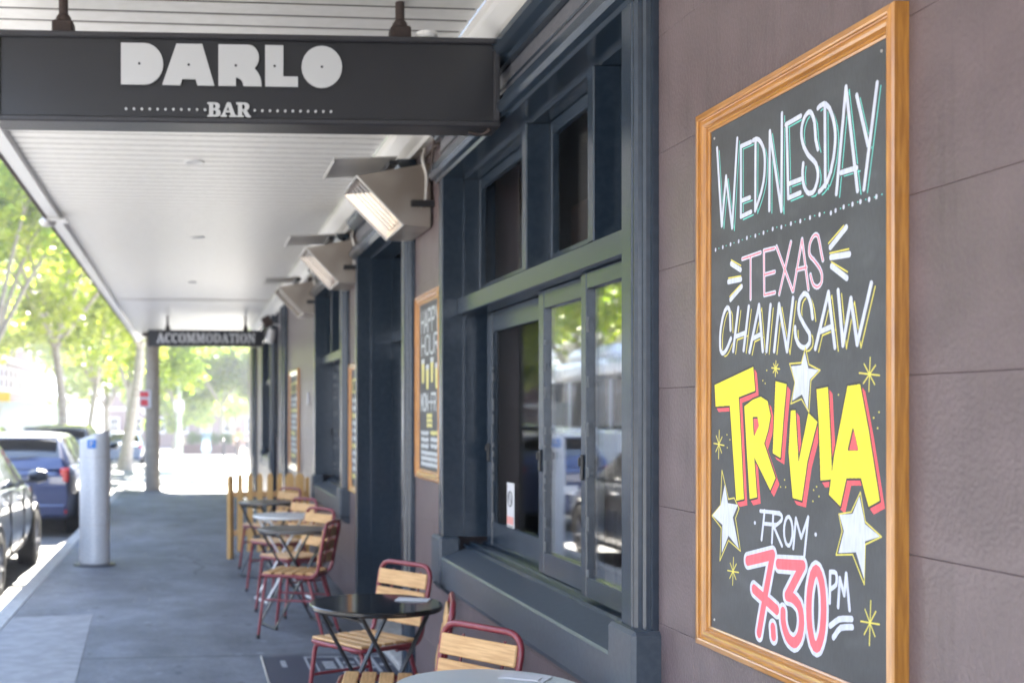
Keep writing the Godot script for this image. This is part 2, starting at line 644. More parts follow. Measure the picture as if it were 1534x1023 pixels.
func window_unit(s0: float, s1: float, detailed: bool) -> Node3D:
	# s0 nearest outer edge of the casing, s1 the farthest
	var st := mb()
	upright(st, casing_plan(s0, 1), 0.945, 2.79)
	upright(st, casing_plan(s1, -1), 0.945, 2.79)
	# head: recess underside, fascia and mouldings
	along(st, pv([1.29, 2.775, 1.285, 2.79, 1.262, 2.797, 1.25, 2.815, 1.25, 2.835, 1.27, 2.85, 1.27, 2.87, 1.36, 2.872, 1.56, 2.872, 1.56, 2.76, 1.40, 2.76, 1.40, 2.775]), s0 - 0.02, s1 + 0.02)
	along(st, pv([1.352, 3.0, 1.285, 3.0, 1.28, 3.02, 1.25, 3.035, 1.235, 3.06, 1.235, 3.085, 1.352, 3.087]), s0 - 0.03, s1 + 0.03)
	var w := obj("window", st, M.navy, pubn)
	st = mb()
	box(st, Vector3(1.335, 2.937, -(s0 + s1) / 2), Vector3(0.05, 0.125, s1 - s0 - 0.01), 0.004)
	obj("frieze", st, M.frieze, w)
	st = mb()
	box(st, Vector3(1.307, 2.93, -(s0 + s1) / 2), Vector3(0.012, 0.012, s1 - s0 - 0.03), 0.004)
	obj("frieze_bead", st, M.navy, w)
	var in0 := s0 + 0.18
	var in1 := s1 - 0.18
	# plinths and sill
	for e in [[s0 - 0.02, s0 + 0.2], [s1 - 0.2, s1 + 0.02]]:
		st = mb()
		box(st, Vector3(1.32, 0.82, -(e[0] + e[1]) / 2), Vector3(0.11, 0.25, e[1] - e[0]), 0.012)
		prism(st, pv([1.27, 0.695, 1.36, 0.695, 1.36, 0.64, 1.31, 0.655, 1.285, 0.675]), -e[1] + 0.006, -e[0] - 0.006)
		obj("plinth", st, M.navy_sill, w)
	st = mb()
	along(st, pv([1.285, 0.69, 1.278, 0.71, 1.275, 0.835, 1.28, 0.846, 1.40, 0.89, 1.56, 0.9, 1.56, 0.6, 1.36, 0.6, 1.36, 0.68]), s0 + 0.2, s1 - 0.2)
	obj("sill", st, M.navy_sill, w)
	st = mb()
	along(st, pv([1.40, 0.89, 1.40, 0.905, 1.43, 0.908, 1.43, 0.92, 1.46, 0.92, 1.46, 0.908, 1.50, 0.908, 1.50, 0.92, 1.56, 0.92, 1.56, 0.885]), in0 - 0.03, in1 + 0.03)
	obj("sliding_track", st, M.navy, w)
	# rail across and transom lights above it
	st = mb()
	box(st, Vector3(1.43, 2.115, -(in0 + in1) / 2), Vector3(0.13, 0.085, in1 - in0 + 0.055), 0.005)
	obj("transom_rail", st, M.navy, w)
	var n := 3
	var cuts := [in0]
	for k in range(1, n):
		cuts.append(in0 + (in1 - in0) * k / n)
	if detailed:
		cuts = [in0, 4.247, 5.113]
	cuts.append(in1)
	for k in n:
		var a: float = cuts[k]
		var b: float = cuts[k + 1]
		if k < n - 1:
			st = mb()
			box(st, Vector3(1.435, 2.46, -b), Vector3(0.12, 0.605, 0.065), 0.005)
			obj("mullion", st, M.navy, w)
		var l := a + (0.033 if k > 0 else 0.0)
		var r := b - (0.033 if k < n - 1 else 0.0)
		sash(w, "transom_sash", 1.485, l, r, 2.16, 2.757, 0.05, k == 1 and detailed)
	# lower sliding sashes
	if detailed:
		sash(w, "sliding_sash", 1.415, 3.8, 4.425, 0.922, 2.07, 0.06, false)
		sash(w, "sliding_sash", 1.447, 4.35, 5.09, 0.922, 2.07, 0.075, false)
		sash(w, "sliding_sash", 1.50, 5.02, 6.21, 0.922, 2.07, 0.1, false, true)
	else:
		var m := (in0 + in1) / 2
		sash(w, "sliding_sash", 1.44, in0, m + 0.03, 0.922, 2.07, 0.07, false)
		sash(w, "sliding_sash", 1.49, m - 0.03, in1, 0.922, 2.07, 0.07, false)
	return w


func sash(parent: Node, called: String, x: float, s0: float, s1: float, y0: float, y1: float, w: float, bar: bool, dull := false) -> void:
	var st := mb()
	var t := 0.034
	box(st, Vector3(x, (y0 + y1) / 2, -s0 - w / 2), Vector3(t, y1 - y0, w), 0.004)
	box(st, Vector3(x, (y0 + y1) / 2, -s1 + w / 2), Vector3(t, y1 - y0, w), 0.004)
	box(st, Vector3(x, y0 + w * 0.6, -(s0 + s1) / 2), Vector3(t - 0.004, w * 1.2, s1 - s0 - 2 * w + 0.004), 0.003)
	box(st, Vector3(x, y1 - w * 0.5, -(s0 + s1) / 2), Vector3(t - 0.004, w, s1 - s0 - 2 * w + 0.004), 0.003)
	if bar:
		box(st, Vector3(x, (y0 + y1) / 2, -(s0 * 0.7 + s1 * 0.3)), Vector3(t - 0.006, y1 - y0 - 2 * w, 0.03), 0.003)
	obj(called, st, M.navy, parent)
	var p := BoxMesh.new()
	p.size = Vector3(0.006, y1 - y0 - 2.2 * w + 0.01, s1 - s0 - 2 * w + 0.01)
	var g := put("pane", p, M.glass_dull if dull or called != "sliding_sash" else M.glass, parent)
	g.position = Vector3(x + 0.004, (y0 + y1) / 2 + 0.05 * w, -(s0 + s1) / 2)
	if called == "sliding_sash":
		# flaking paint and old putty along the glass edge
		st = mb()
		rng.seed = int(s0 * 100.0)
		for z in [-s0 - w - 0.002, -s1 + w + 0.002]:
			var y := y0 + w * 1.2
			while y < y1 - w - 0.05:
				var l := rng.randf_range(0.006, 0.06)
				box(st, Vector3(x - t * 0.5 + 0.006, y + l * 0.5, z), Vector3(0.007, l, rng.randf_range(0.002, 0.004)))
				y += l + rng.randf_range(0.01, 0.16)
		obj("putty_line", st, M.putty, parent)
		st = mb()
		box(st, Vector3(x - 0.022, 1.38, -s1 + w * 0.5), Vector3(0.012, 0.09, 0.022), 0.004)
		box(st, Vector3(x - 0.03, 1.4, -s1 + w * 0.5), Vector3(0.014, 0.03, 0.012), 0.003)
		obj("latch", st, M.black_metal, parent)
	if called == "sliding_sash" and not dull:
		# second sheet, added behind the pane to strengthen its reflections
		g = put("pane", p, M.glass, parent)
		g.position = Vector3(x + 0.0125, (y0 + y1) / 2 + 0.05 * w, -(s0 + s1) / 2)


func door_unit(s0: float, s1: float) -> void:
	var st := mb()
	upright(st, casing_plan(s0, 1), 0.005, 2.79)
	upright(st, casing_plan(s1, -1), 0.005, 2.79)
	along(st, pv([1.29, 2.775, 1.262, 2.797, 1.25, 2.815, 1.25, 2.835, 1.27, 2.85, 1.27, 2.87, 1.56, 2.872, 1.56, 2.76, 1.40, 2.76, 1.40, 2.775]), s0 - 0.02, s1 + 0.02)
	along(st, pv([1.352, 3.0, 1.285, 3.0, 1.25, 3.035, 1.235, 3.06, 1.235, 3.085, 1.352, 3.087]), s0 - 0.03, s1 + 0.03)
	var d := obj("door", st, M.navy, pubn)
	st = mb()
	box(st, Vector3(1.335, 2.937, -(s0 + s1) / 2), Vector3(0.05, 0.125, s1 - s0 - 0.01), 0.004)
	obj("frieze", st, M.frieze, d)
	st = mb()
	var a := s0 + 0.18
	var b := s1 - 0.18
	box(st, Vector3(1.62, 2.16, -(a + b) / 2), Vector3(0.1, 0.09, b - a), 0.005)
	# deep side linings of the recess
	box(st, Vector3(1.68, 1.39, -a + 0.02), Vector3(0.24, 2.77, 0.04), 0.003)
	box(st, Vector3(1.68, 1.39, -b - 0.02), Vector3(0.24, 2.77, 0.04), 0.003)
	obj("transom_rail", st, M.navy, d)
	sash(d, "fanlight", 1.64, a, b, 2.205, 2.757, 0.06, false)
	var m := (a + b) / 2
	for e in [[a, m - 0.003], [m + 0.003, b]]:
		st = mb()
		var w: float = e[1] - e[0]
		var c: float = -(e[0] + e[1]) / 2
		box(st, Vector3(1.64, 0.36, c), Vector3(0.045, 0.68, w), 0.004)
		box(st, Vector3(1.613, 0.4, c), Vector3(0.012, 0.42, w - 0.24), 0.005)
		obj("door_leaf", st, M.navy, d)
		sash(d, "door_frame", 1.64, e[0], e[1], 0.7, 2.114, 0.1, false)
	st = mb()
	box(st, Vector3(1.45, 0.012, -(a + b) / 2), Vector3(0.34, 0.06, b - a + 0.05), 0.006)
	obj("door_step", st, M.kerb, d)
	st = mb()
	tube(st, rounded([Vector3(1.617, 0.95, -m + 0.06), Vector3(1.56, 0.95, -m + 0.06), Vector3(1.56, 1.3, -m + 0.06), Vector3(1.617, 1.3, -m + 0.06)], 0.04), 0.011)
	obj("handle", st, M.steel_clean, d)


func pub() -> void:
	pubn = thing("pub_building", "taupe rendered pub front with navy window frames along the footpath", "building")
	var openings := [[-4.6, -1.6, "w"], [3.544, 6.53, "w"], [7.48, 9.84, "d"], [10.6, 13.1, "w"], [17.3, 18.0, "s"], [20.0, 22.6, "w"], [25.2, 26.4, "s"]]
	var at := -9.0
	for o in openings:
		wall_piece(at, o[0], 0.0, 3.12, 0.29 if o[0] < 4 else at + 0.37)
		if o[2] == "w":
			wall_piece(o[0] + 0.002, o[1] - 0.002, 0.0, 0.66, o[0] + 0.37)
		at = o[1]
	wall_piece(at, STREET_END, 0.0, 3.12, at + 0.4)
	# upper storey and the body of the house round the bar room
	var st := mb()
	box(st, Vector3(1.39 + 3.9, 6.16, -9.8), Vector3(7.8, 6.08, 37.6), 0.02)
	obj("upper_wall", st, M.wall, pubn)
	st = mb()
	box(st, Vector3(9.1, 1.56, -9.8), Vector3(0.2, 3.1, 37.6))
	box(st, Vector3(5.3, 1.56, 9.1), Vector3(7.4, 3.1, 0.2))
	box(st, Vector3(5.4, 1.56, -28.5), Vector3(7.2, 3.1, 0.2))
	obj("rear_wall", st, M.wall, pubn)
	st = mb()
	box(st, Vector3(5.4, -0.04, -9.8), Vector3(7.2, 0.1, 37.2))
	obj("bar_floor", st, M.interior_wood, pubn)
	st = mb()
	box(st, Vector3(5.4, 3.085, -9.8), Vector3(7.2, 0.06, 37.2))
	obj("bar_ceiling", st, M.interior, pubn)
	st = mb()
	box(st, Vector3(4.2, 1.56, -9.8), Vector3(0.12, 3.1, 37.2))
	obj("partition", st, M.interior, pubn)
	# panelled dark shutters seen through the open sash
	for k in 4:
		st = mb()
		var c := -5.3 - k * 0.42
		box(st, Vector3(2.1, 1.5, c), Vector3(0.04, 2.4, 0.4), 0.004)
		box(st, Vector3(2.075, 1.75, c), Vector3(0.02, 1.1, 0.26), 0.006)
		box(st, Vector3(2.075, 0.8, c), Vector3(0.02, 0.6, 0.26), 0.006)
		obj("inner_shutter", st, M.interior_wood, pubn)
	window_unit(3.544, 6.53, true)
	window_unit(10.6, 13.1, false)
	window_unit(20.0, 22.6, false)
	window_unit(-4.6, -1.6, false)
	door_unit(7.48, 9.84)
	for e in [[17.3, 18.0], [25.2, 26.4]]:
		st = mb()
		box(st, Vector3(1.42, 1.62, -(e[0] + e[1]) / 2), Vector3(0.06, 2.98, e[1] - e[0] - 0.3), 0.004)
		box(st, Vector3(1.37, 1.54, -e[0] - 0.075), Vector3(0.15, 3.1, 0.15), 0.01)
		box(st, Vector3(1.37, 1.54, -e[1] + 0.075), Vector3(0.15, 3.1, 0.15), 0.01)
		obj("side_door", st, M.navy, pubn)
	# white cove under the awning boards
	st = mb()
	along(st, pv([1.36, 3.09, 1.315, 3.09, 1.31, 3.12, 1.27, 3.15, 1.225, 3.2, 1.215, 3.22, 1.215, 3.262, 1.36, 3.262]), -9.0, STREET_END)
	obj("cove_moulding", st, M.cornice, pubn)
	# licence sticker inside the open pane
	var sk := Node3D.new()
	sk.name = "window_sticker"
	add_child(sk)
	sk.position = Vector3(1.492, 1.0, -5.78)
	tag(sk, "white and pink notice sticker low on the dark window pane", "sticker")
	st = mb()
	box(st, Vector3(0, 0.125, 0), Vector3(0.003, 0.25, 0.13), 0.001)
	obj("sheet", st, M.paper, sk)
	st = mb()
	box(st, Vector3(-0.003, 0.075, 0), Vector3(0.002, 0.035, 0.11))
	obj("pink_band", st, mat(lin(0.7, 0.3, 0.26), 0.6), sk)
	st = mb()
	var ringp := []
	for k in 17:
		var a := TAU * k / 16.0
		ringp.append(Vector3(-0.003, 0.175 + 0.035 * sin(a), 0.035 * cos(a)))
	tube(st, ringp, 0.003, 5)
	box(st, Vector3(-0.003, 0.175, 0), Vector3(0.002, 0.004, 0.07), 0.0, Basis(Vector3.RIGHT, 0.8))
	for k in 3:
		box(st, Vector3(-0.003, 0.048 - k * 0.013, 0), Vector3(0.002, 0.005, 0.09 - k * 0.01))
	obj("symbol", st, mat(lin(0.12, 0.12, 0.12), 0.6), sk)
	st = mb()
	box(st, Vector3(1.609, 1.0, -8.9), Vector3(0.004, 0.2, 0.12), 0.001)
	var ds := obj("door_sticker", st, M.red_paint)
	tag(ds, "small red and white sticker low on the pub door glass", "sticker")
	st = mb()
	box(st, Vector3(1.606, 0.96, -8.9), Vector3(0.003, 0.06, 0.1))
	obj("white_band", st, M.paper, ds)
	var hk := thing("wall_hook", "pale bracket base with a dark hook above the trivia chalkboard", "bracket", Vector3(WALL, 2.635, -2.98))
	st = mb()
	lathe(st, [Vector2(0, 0.05), Vector2(0.035, 0.045), Vector2(0.05, 0.02), Vector2(0.05, 0.0)], 18, Vector3.ZERO, Basis(Vector3.BACK, PI / 2))
	obj("base", st, M.cornice, hk)
	st = mb()
	tube(st, rounded([Vector3(-0.04, 0, 0), Vector3(-0.09, 0.0, 0), Vector3(-0.1, 0.16, 0)], 0.04), 0.009)
	obj("hook", st, M.black_metal, hk)
	# wall cables and clips over the poster board
	st = mb()
	tube(st, rounded([Vector3(1.335, 3.1, -6.75), Vector3(1.335, 2.98, -6.9), Vector3(1.33, 2.86, -6.85), Vector3(1.335, 2.95, -7.1), Vector3(1.335, 3.1, -7.2)], 0.08), 0.009, 6)
	tube(st, rounded([Vector3(1.335, 3.1, -6.8), Vector3(1.32, 2.92, -6.82), Vector3(1.335, 2.82, -7.0), Vector3(1.335, 2.7, -7.05)], 0.08), 0.008, 6)
	tube(st, [Vector3(1.335, 3.02, -6.7), Vector3(1.33, 3.03, -9.0), Vector3(1.335, 3.02, -13.0), Vector3(1.335, 3.025, -18.2)], 0.009, 6)
	for s in [7.9, 10.75, 13.8]:
		box(st, Vector3(1.325, 3.02, -s), Vector3(0.05, 0.09, 0.09), 0.006)
	tag(obj("heater_cable", st, M.rust), "looped brown gas hose and cables above the nearest heater", "cable")
	st = mb()
	box(st, Vector3(1.335, 2.2, -19.1), Vector3(0.03, 2.0, 0.05), 0.005)
	tube(st, [Vector3(1.31, 0.05, -19.6), Vector3(1.31, 3.1, -19.6)], 0.04)
	tag(obj("downpipe", st, M.navy), "dark downpipe on the pale wall far along the pub", "pipe")


# ------------------------------------------------------------------ awning
func awning() -> void:
	var a := thing("awning", "white boarded street awning running over the footpath", "awning")
	var x0 := -1.1
	var x1 := 1.21
	var bw := 0.158
	var st := mb()
	# one lapped board: the near edge hangs a little lower
	prism(st, pv([0.0, 0.004, 0.005, -0.004, bw - 0.026, -0.004, bw - 0.02, 0.004, bw - 0.02, 0.024, 0.0, 0.024]), x0, x1, Transform3D(Basis(Vector3(0, 0, -1), Vector3(0, 1, 0), Vector3(1, 0, 0)), Vector3.ZERO))
	var board := done(st)
	for i in 218:
		var s := -5.5 + i * bw
		if s > STREET_END + 0.2:
			break
		var b := put("soffit_board", board, M.white_paint, a)
		b.position = Vector3(0, SOFFIT, -s)
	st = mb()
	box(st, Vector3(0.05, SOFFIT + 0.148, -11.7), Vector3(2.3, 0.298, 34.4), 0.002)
	obj("gap_shade_deck", st, mat(lin(0.14, 0.13, 0.12), 0.9), a)  # dark deck colour stands in for the shadow in the board gaps
	st = mb()
	along(st, pv([-1.200, SOFFIT - 0.035, -1.185, SOFFIT - 0.05, -1.090, SOFFIT - 0.045, -1.080, SOFFIT - 0.03, -1.080, SOFFIT + 0.03, -1.110, SOFFIT + 0.03, -1.110, SOFFIT + 0.36, -1.200, SOFFIT + 0.38]), -5.5, STREET_END + 0.3)
	obj("fascia", st, M.white_metal, a)
	st = mb()
	along(st, pv([-1.340, SOFFIT + 0.3, -1.340, SOFFIT + 0.2, -1.205, SOFFIT + 0.2, -1.205, SOFFIT + 0.36, -1.220, SOFFIT + 0.36, -1.220, SOFFIT + 0.22, -1.325, SOFFIT + 0.22, -1.325, SOFFIT + 0.3]), -5.5, STREET_END + 0.3)
	obj("gutter", st, M.sign_edge, a)
	st = mb()
	along(st, pv([-1.212, SOFFIT - 0.055, -1.202, SOFFIT - 0.06, -1.187, SOFFIT - 0.056, -1.203, SOFFIT - 0.03, -1.203, SOFFIT + 0.02, -1.212, SOFFIT + 0.02]), -5.5, STREET_END + 0.3)
	obj("edge_strip", st, M.rust, a)
	st = mb()
	box(st, Vector3(0.06, SOFFIT - 0.012, -18.9), Vector3(2.28, 0.02, 0.08), 0.008)
	obj("cross_beam", st, M.cornice, a)
	for p in [[0.036, 8.56], [0.083, 12.23], [0.05, 16.4]]:
		var l := thing("downlight", ["small white recessed downlight in the awning nearest the bar sign", "second recessed downlight along the white awning", "third recessed downlight, farthest along the white awning"][int((p[1] - 8) / 3.8)], "ceiling light", Vector3(p[0], SOFFIT, -p[1]), 0.0, "downlights in the awning")
		st = mb()
		lathe(st, [Vector2(0.045, -0.001), Vector2(0.048, -0.009), Vector2(0.06, -0.013), Vector2(0.068, -0.009), Vector2(0.07, 0.0)], 20)
		obj("trim_ring", st, M.white_metal, l)
		st = mb()
		lathe(st, [Vector2(0.0, -0.006), Vector2(0.045, -0.006)], 20)
		obj("lens", st, M.paper, l)
	var lamp := thing("soffit_lamp", "pale oval bracket lamp on the outer edge of the awning", "lamp", Vector3(-1.19, SOFFIT - 0.05, -10.9))
	st = mb()
	box(st, Vector3(0.06, -0.01, 0), Vector3(0.22, 0.03, 0.14), 0.01)
	obj("arm", st, M.white_metal, lamp)
	st = mb()
	lathe(st, [Vector2(0, -0.06), Vector2(0.05, -0.05), Vector2(0.075, -0.02), Vector2(0.07, 0.0)], 16, Vector3(0.0, -0.01, 0))
	obj("shade", st, M.steel, lamp)


# lettering of the trivia board in millimetres from its upper left corner: x, y pairs, one list a stroke
const WEDNESDAY := [
	[39,52,67,251,92,133,127,265,156,53],
	[231,77,176,76,176,246,231,243],
	[179,208,225,208],
	[255,78,253,243],
	[242,76,248,76,256,76,265,78,272,81,280,87,287,94,294,103,299,114,302,126,303,140,302,155,300,170,296,183,290,195,283,207,273,220,261,234,253,243],
	[325,254,328,74,384,265,387,47],
	[474,73,405,76],
	[409,77,417,242,472,240],
	[423,211,474,211],
	[549,161,546,155,543,147,539,137,538,125,536,111,534,99,529,89,523,80,517,75,509,73,500,75,492,79,486,85,481,92,478,100,477,110,478,121,482,132,488,143,497,154,506,164,518,173,531,182,541,191,546,201,549,210,549,219,546,229,540,238,534,245,526,249,518,249,510,248,502,244,495,237,489,229,485,220,483,210,482,200,482,192,484,184,485,179],
	[578,74,580,245],
	[549,74,556,72,565,71,574,71,582,74,590,80,598,87,605,98,612,111,617,124,620,137,621,151,620,164,617,179,613,194,607,207,602,219,595,228,588,237,576,243,564,249,554,252],
	[625,269,663,59,707,277],
	[643,229,704,231],
	[704,86,746,194],
	[779,81,731,278],
]
const TEXAS := [
	[184,349,281,346],
	[229,348,229,449],
	[351,345,298,344,300,447,353,446],
	[302,400,352,399],
	[361,343,437,451],
	[429,342,374,452],
	[440,451,480,343,508,454],
	[455,406,499,406],
	[570,399,567,392,563,382,560,372,557,363,553,353,550,346,544,342,538,341,532,342,526,345,520,350,515,356,512,364,511,372,513,380,520,387,530,393,539,400,548,407,557,415,563,423,566,430,566,437,565,443,561,448,556,451,550,453,543,453,535,450,529,446,524,439,520,431,517,424],
]
const RAYS := [
	[122,353,174,374],
	[106,396,176,397],
	[118,441,180,415],
	[601,376,664,344],
	[603,397,676,400],
	[606,416,666,447],
]
const RAY_LINES := [
	[122,344,176,364],
	[106,387,176,389],
	[113,433,174,410],
	[593,367,654,339],
	[598,388,674,389],
	[605,407,669,435],
]
const CHAINSAW := [
	[118,515,117,504,116,487,115,474,112,467,108,462,104,460,98,459,92,462,85,466,79,473,72,483,67,494,62,505,59,517,57,529,57,541,57,552,59,561,63,566,68,570,74,571,80,570,87,567,95,562,104,554,113,544,120,537],
	[162,465,133,568],
	[219,467,191,569],
	[145,534,202,528],
	[223,575,273,468,292,576],
	[240,544,281,537],
	[331,473,311,577],
	[349,579,373,475,411,582,439,467],
	[526,517,524,509,522,499,519,489,515,481,510,473,505,467,499,464,493,462,487,462,481,465,474,469,469,474,466,482,464,492,466,502,472,512,482,522,491,531,499,538,506,544,512,549,514,556,514,564,512,570,506,574,499,578,491,579,482,578,473,575,466,571,460,566,455,559,451,553,449,545,448,537,448,532],
	[538,583,593,469,619,585],
	[556,549,606,541],
	[632,469,651,582,682,490,706,583,758,467],
]
const TRIVIA := [
	[24,649,243,611,253,668,165,682,193,927,150,934,114,702,30,704],
	[195,704,240,689,282,682,317,693,332,727,320,759,300,791,356,868,330,898,248,825,263,918,224,925,206,793],
	[356,648,409,656,395,731,380,822,342,812],
	[429,715,450,714,464,828,508,720,547,739,504,825,479,911,437,908,418,806],
	[543,670,591,666,603,784,608,858,560,863,553,747],
	[669,666,717,663,748,753,788,890,748,905,720,850,665,853,641,912,595,891,616,808],
]
const HOLES := [
	[243,732,263,732,269,750,248,771],
	[690,754,707,793,673,794],
]
const STARS := [
	[492,590,507,625,550,630,513,648,504,710,480,679,437,692,450,653,432,618,477,617],
	[85,900,102,944,158,944,130,976,163,1048,106,1022,68,1068,72,999,13,981,62,952],
	[714,888,734,940,786,959,734,973,731,1046,702,998,635,1007,656,961,639,930,689,924],
]
const STAR_LINES := [
	[495,579,510,616,558,630,519,650,510,718,477,690,429,700,448,653,423,611,477,611,495,579],
	[68,864,106,933,139,928,166,952,146,977,174,1054,106,1035,56,1091,64,1008,8,982,59,952,68,864],
	[718,878,736,935,794,959,736,980,732,1059,689,1005,624,1013,648,962,635,928,683,920,718,878],
]
const FROM := [
	[302,947,286,1015],
	[280,949,376,946],
	[297,977,361,974],
	[345,949,338,1017],
	[345,949,356,948,371,948,382,949,386,952,387,957,384,962,372,969,354,977,342,983],
	[350,982,387,1019],
	[437,981,436,993,432,1002,427,1010,421,1015,414,1015,407,1012,402,1005,398,996,397,985,398,974,402,964,407,956,414,952,421,951,427,955,432,961,436,971,437,981],
	[440,1019,452,952,476,992,507,945,490,1030],
]
const SEVEN := [
	[213,1073,342,1044,313,1120,273,1235],
	[247,1136,361,1167],
]
const POINT := [
	[343,1211,346,1229],
]
const THREE := [
	[369,1062,483,1052,412,1128,432,1128,442,1130,455,1135,466,1141,473,1151,477,1164,478,1176,476,1189,472,1201,466,1211,459,1218,451,1224,442,1227,432,1226,421,1223,412,1218,405,1210,398,1200,394,1190,392,1181,392,1173,392,1167],
]
const ZERO := [
	[573,1132,572,1153,569,1173,564,1190,557,1204,550,1214,542,1218,534,1217,526,1210,520,1198,514,1182,511,1163,510,1142,511,1120,514,1100,520,1082,526,1068,534,1059,542,1055,550,1057,557,1064,564,1076,569,1092,572,1111,573,1132],
]
const PM := [
	[600,1051,598,1115],
	[600,1051,607,1050,617,1049,624,1051,627,1057,627,1066,624,1074,617,1079,607,1084,600,1087],
	[632,1119,639,1059,656,1091,664,1047,677,1118],
]
const UNDERLINE := [
	[600,1163,609,1158,621,1151,635,1144,652,1140,672,1137,685,1135],
	[613,1185,621,1178,631,1168,643,1160,659,1156,675,1153,687,1151],
]
const SPARKLES := [
	[337,617,376,621],
	[346,608,366,630],
	[358,602,355,637],
	[368,610,344,628],
	[714,641,787,648],
	[732,624,770,665],
	[754,612,749,678],
	[773,628,729,662],
	[19,797,81,801],
	[34,778,66,820],
	[52,764,48,835],
	[69,780,31,818],
	[101,1110,164,1107],
	[116,1090,149,1126],
	[135,1074,130,1142],
	[151,1088,113,1128],
	[719,1134,787,1129],
	[735,1108,771,1155],
	[756,1088,751,1176],
	[774,1106,732,1158],
]
const DOTS := [
	[30,307,73,306,118,305,164,304,209,302,254,303,296,302,342,300,384,302,429,301,472,302,515,301,556,301,603,305],
]
const DOTS2 := [
	[622,303,654,301,688,301,718,301,750,302,776,301],
]
const SPECKS := [
	[312,622,292,645,304,652,97,774,114,786,99,806,633,683,766,730,785,719,780,750,380,887,404,886,543,877,530,885,553,897,527,909,399,870],
	[251,979,539,979],
]


# ------------------------------------------------------------------ hanging signs
func sign_box(called: String, label: String, at: Vector3, yaw: float, w: float, h: float, depth: float, posts: Array, drop: float) -> Node3D:
	# local: front face at z = 0, bottom edge at y = 0, x from the middle
	var o := thing(called, label, "sign", at, yaw)
	var st := mb()
	box(st, Vector3(0, h / 2, -depth / 2 - 0.008), Vector3(w - 0.03, h - 0.03, depth - 0.02), 0.0)
	obj("panel", st, M.sign_face, o)
	st = mb()
	for e in [[0.0, 0.012, w, 0.024], [0.0, h - 0.012, w, 0.024]]:
		box(st, Vector3(e[0], e[1], -depth / 2), Vector3(e[2], e[3], depth), 0.005)
	for sx in [-1, 1]:
		box(st, Vector3(sx * (w / 2 - 0.012), h / 2, -depth / 2), Vector3(0.024, h - 0.048, depth - 0.002), 0.004)
	obj("surround", st, M.sign_edge, o)
	for px in posts:
		st = mb()
		box(st, Vector3(px, h + 0.03, -depth / 2), Vector3(0.085, 0.06, 0.085), 0.008)
		lathe(st, [Vector2(0.034, 0.0), Vector2(0.03, 0.02), Vector2(0.019, 0.035), Vector2(0.019, drop)], 12, Vector3(px, h + 0.058, -depth / 2))
		obj("hanger", st, M.rust, o)
	return o


func flat_letter(parent: Node, poly: PackedVector2Array, hole: Vector2) -> void:
	var st := mb()
	prism(st, poly, -0.012, 0.0)
	var l := obj("letter", st, M.letter, parent)
	st = mb()
	lathe(st, [Vector2(0.0, 0.0006), Vector2(0.0055, 0.0006), Vector2(0.0055, 0.0)], 12, Vector3(hole.x, hole.y, 0), Basis(Vector3.RIGHT, PI / 2))
	obj("dot", st, M.sign_face, l)


func arc(cx: float, cy: float, rx: float, ry: float, a0: float, a1: float, n: int) -> Array:
	var out := []
	for i in n + 1:
		var a := deg_to_rad(lerpf(a0, a1, float(i) / n))
		out.append(cx + rx * cos(a))
		out.append(cy + ry * sin(a))
	return out


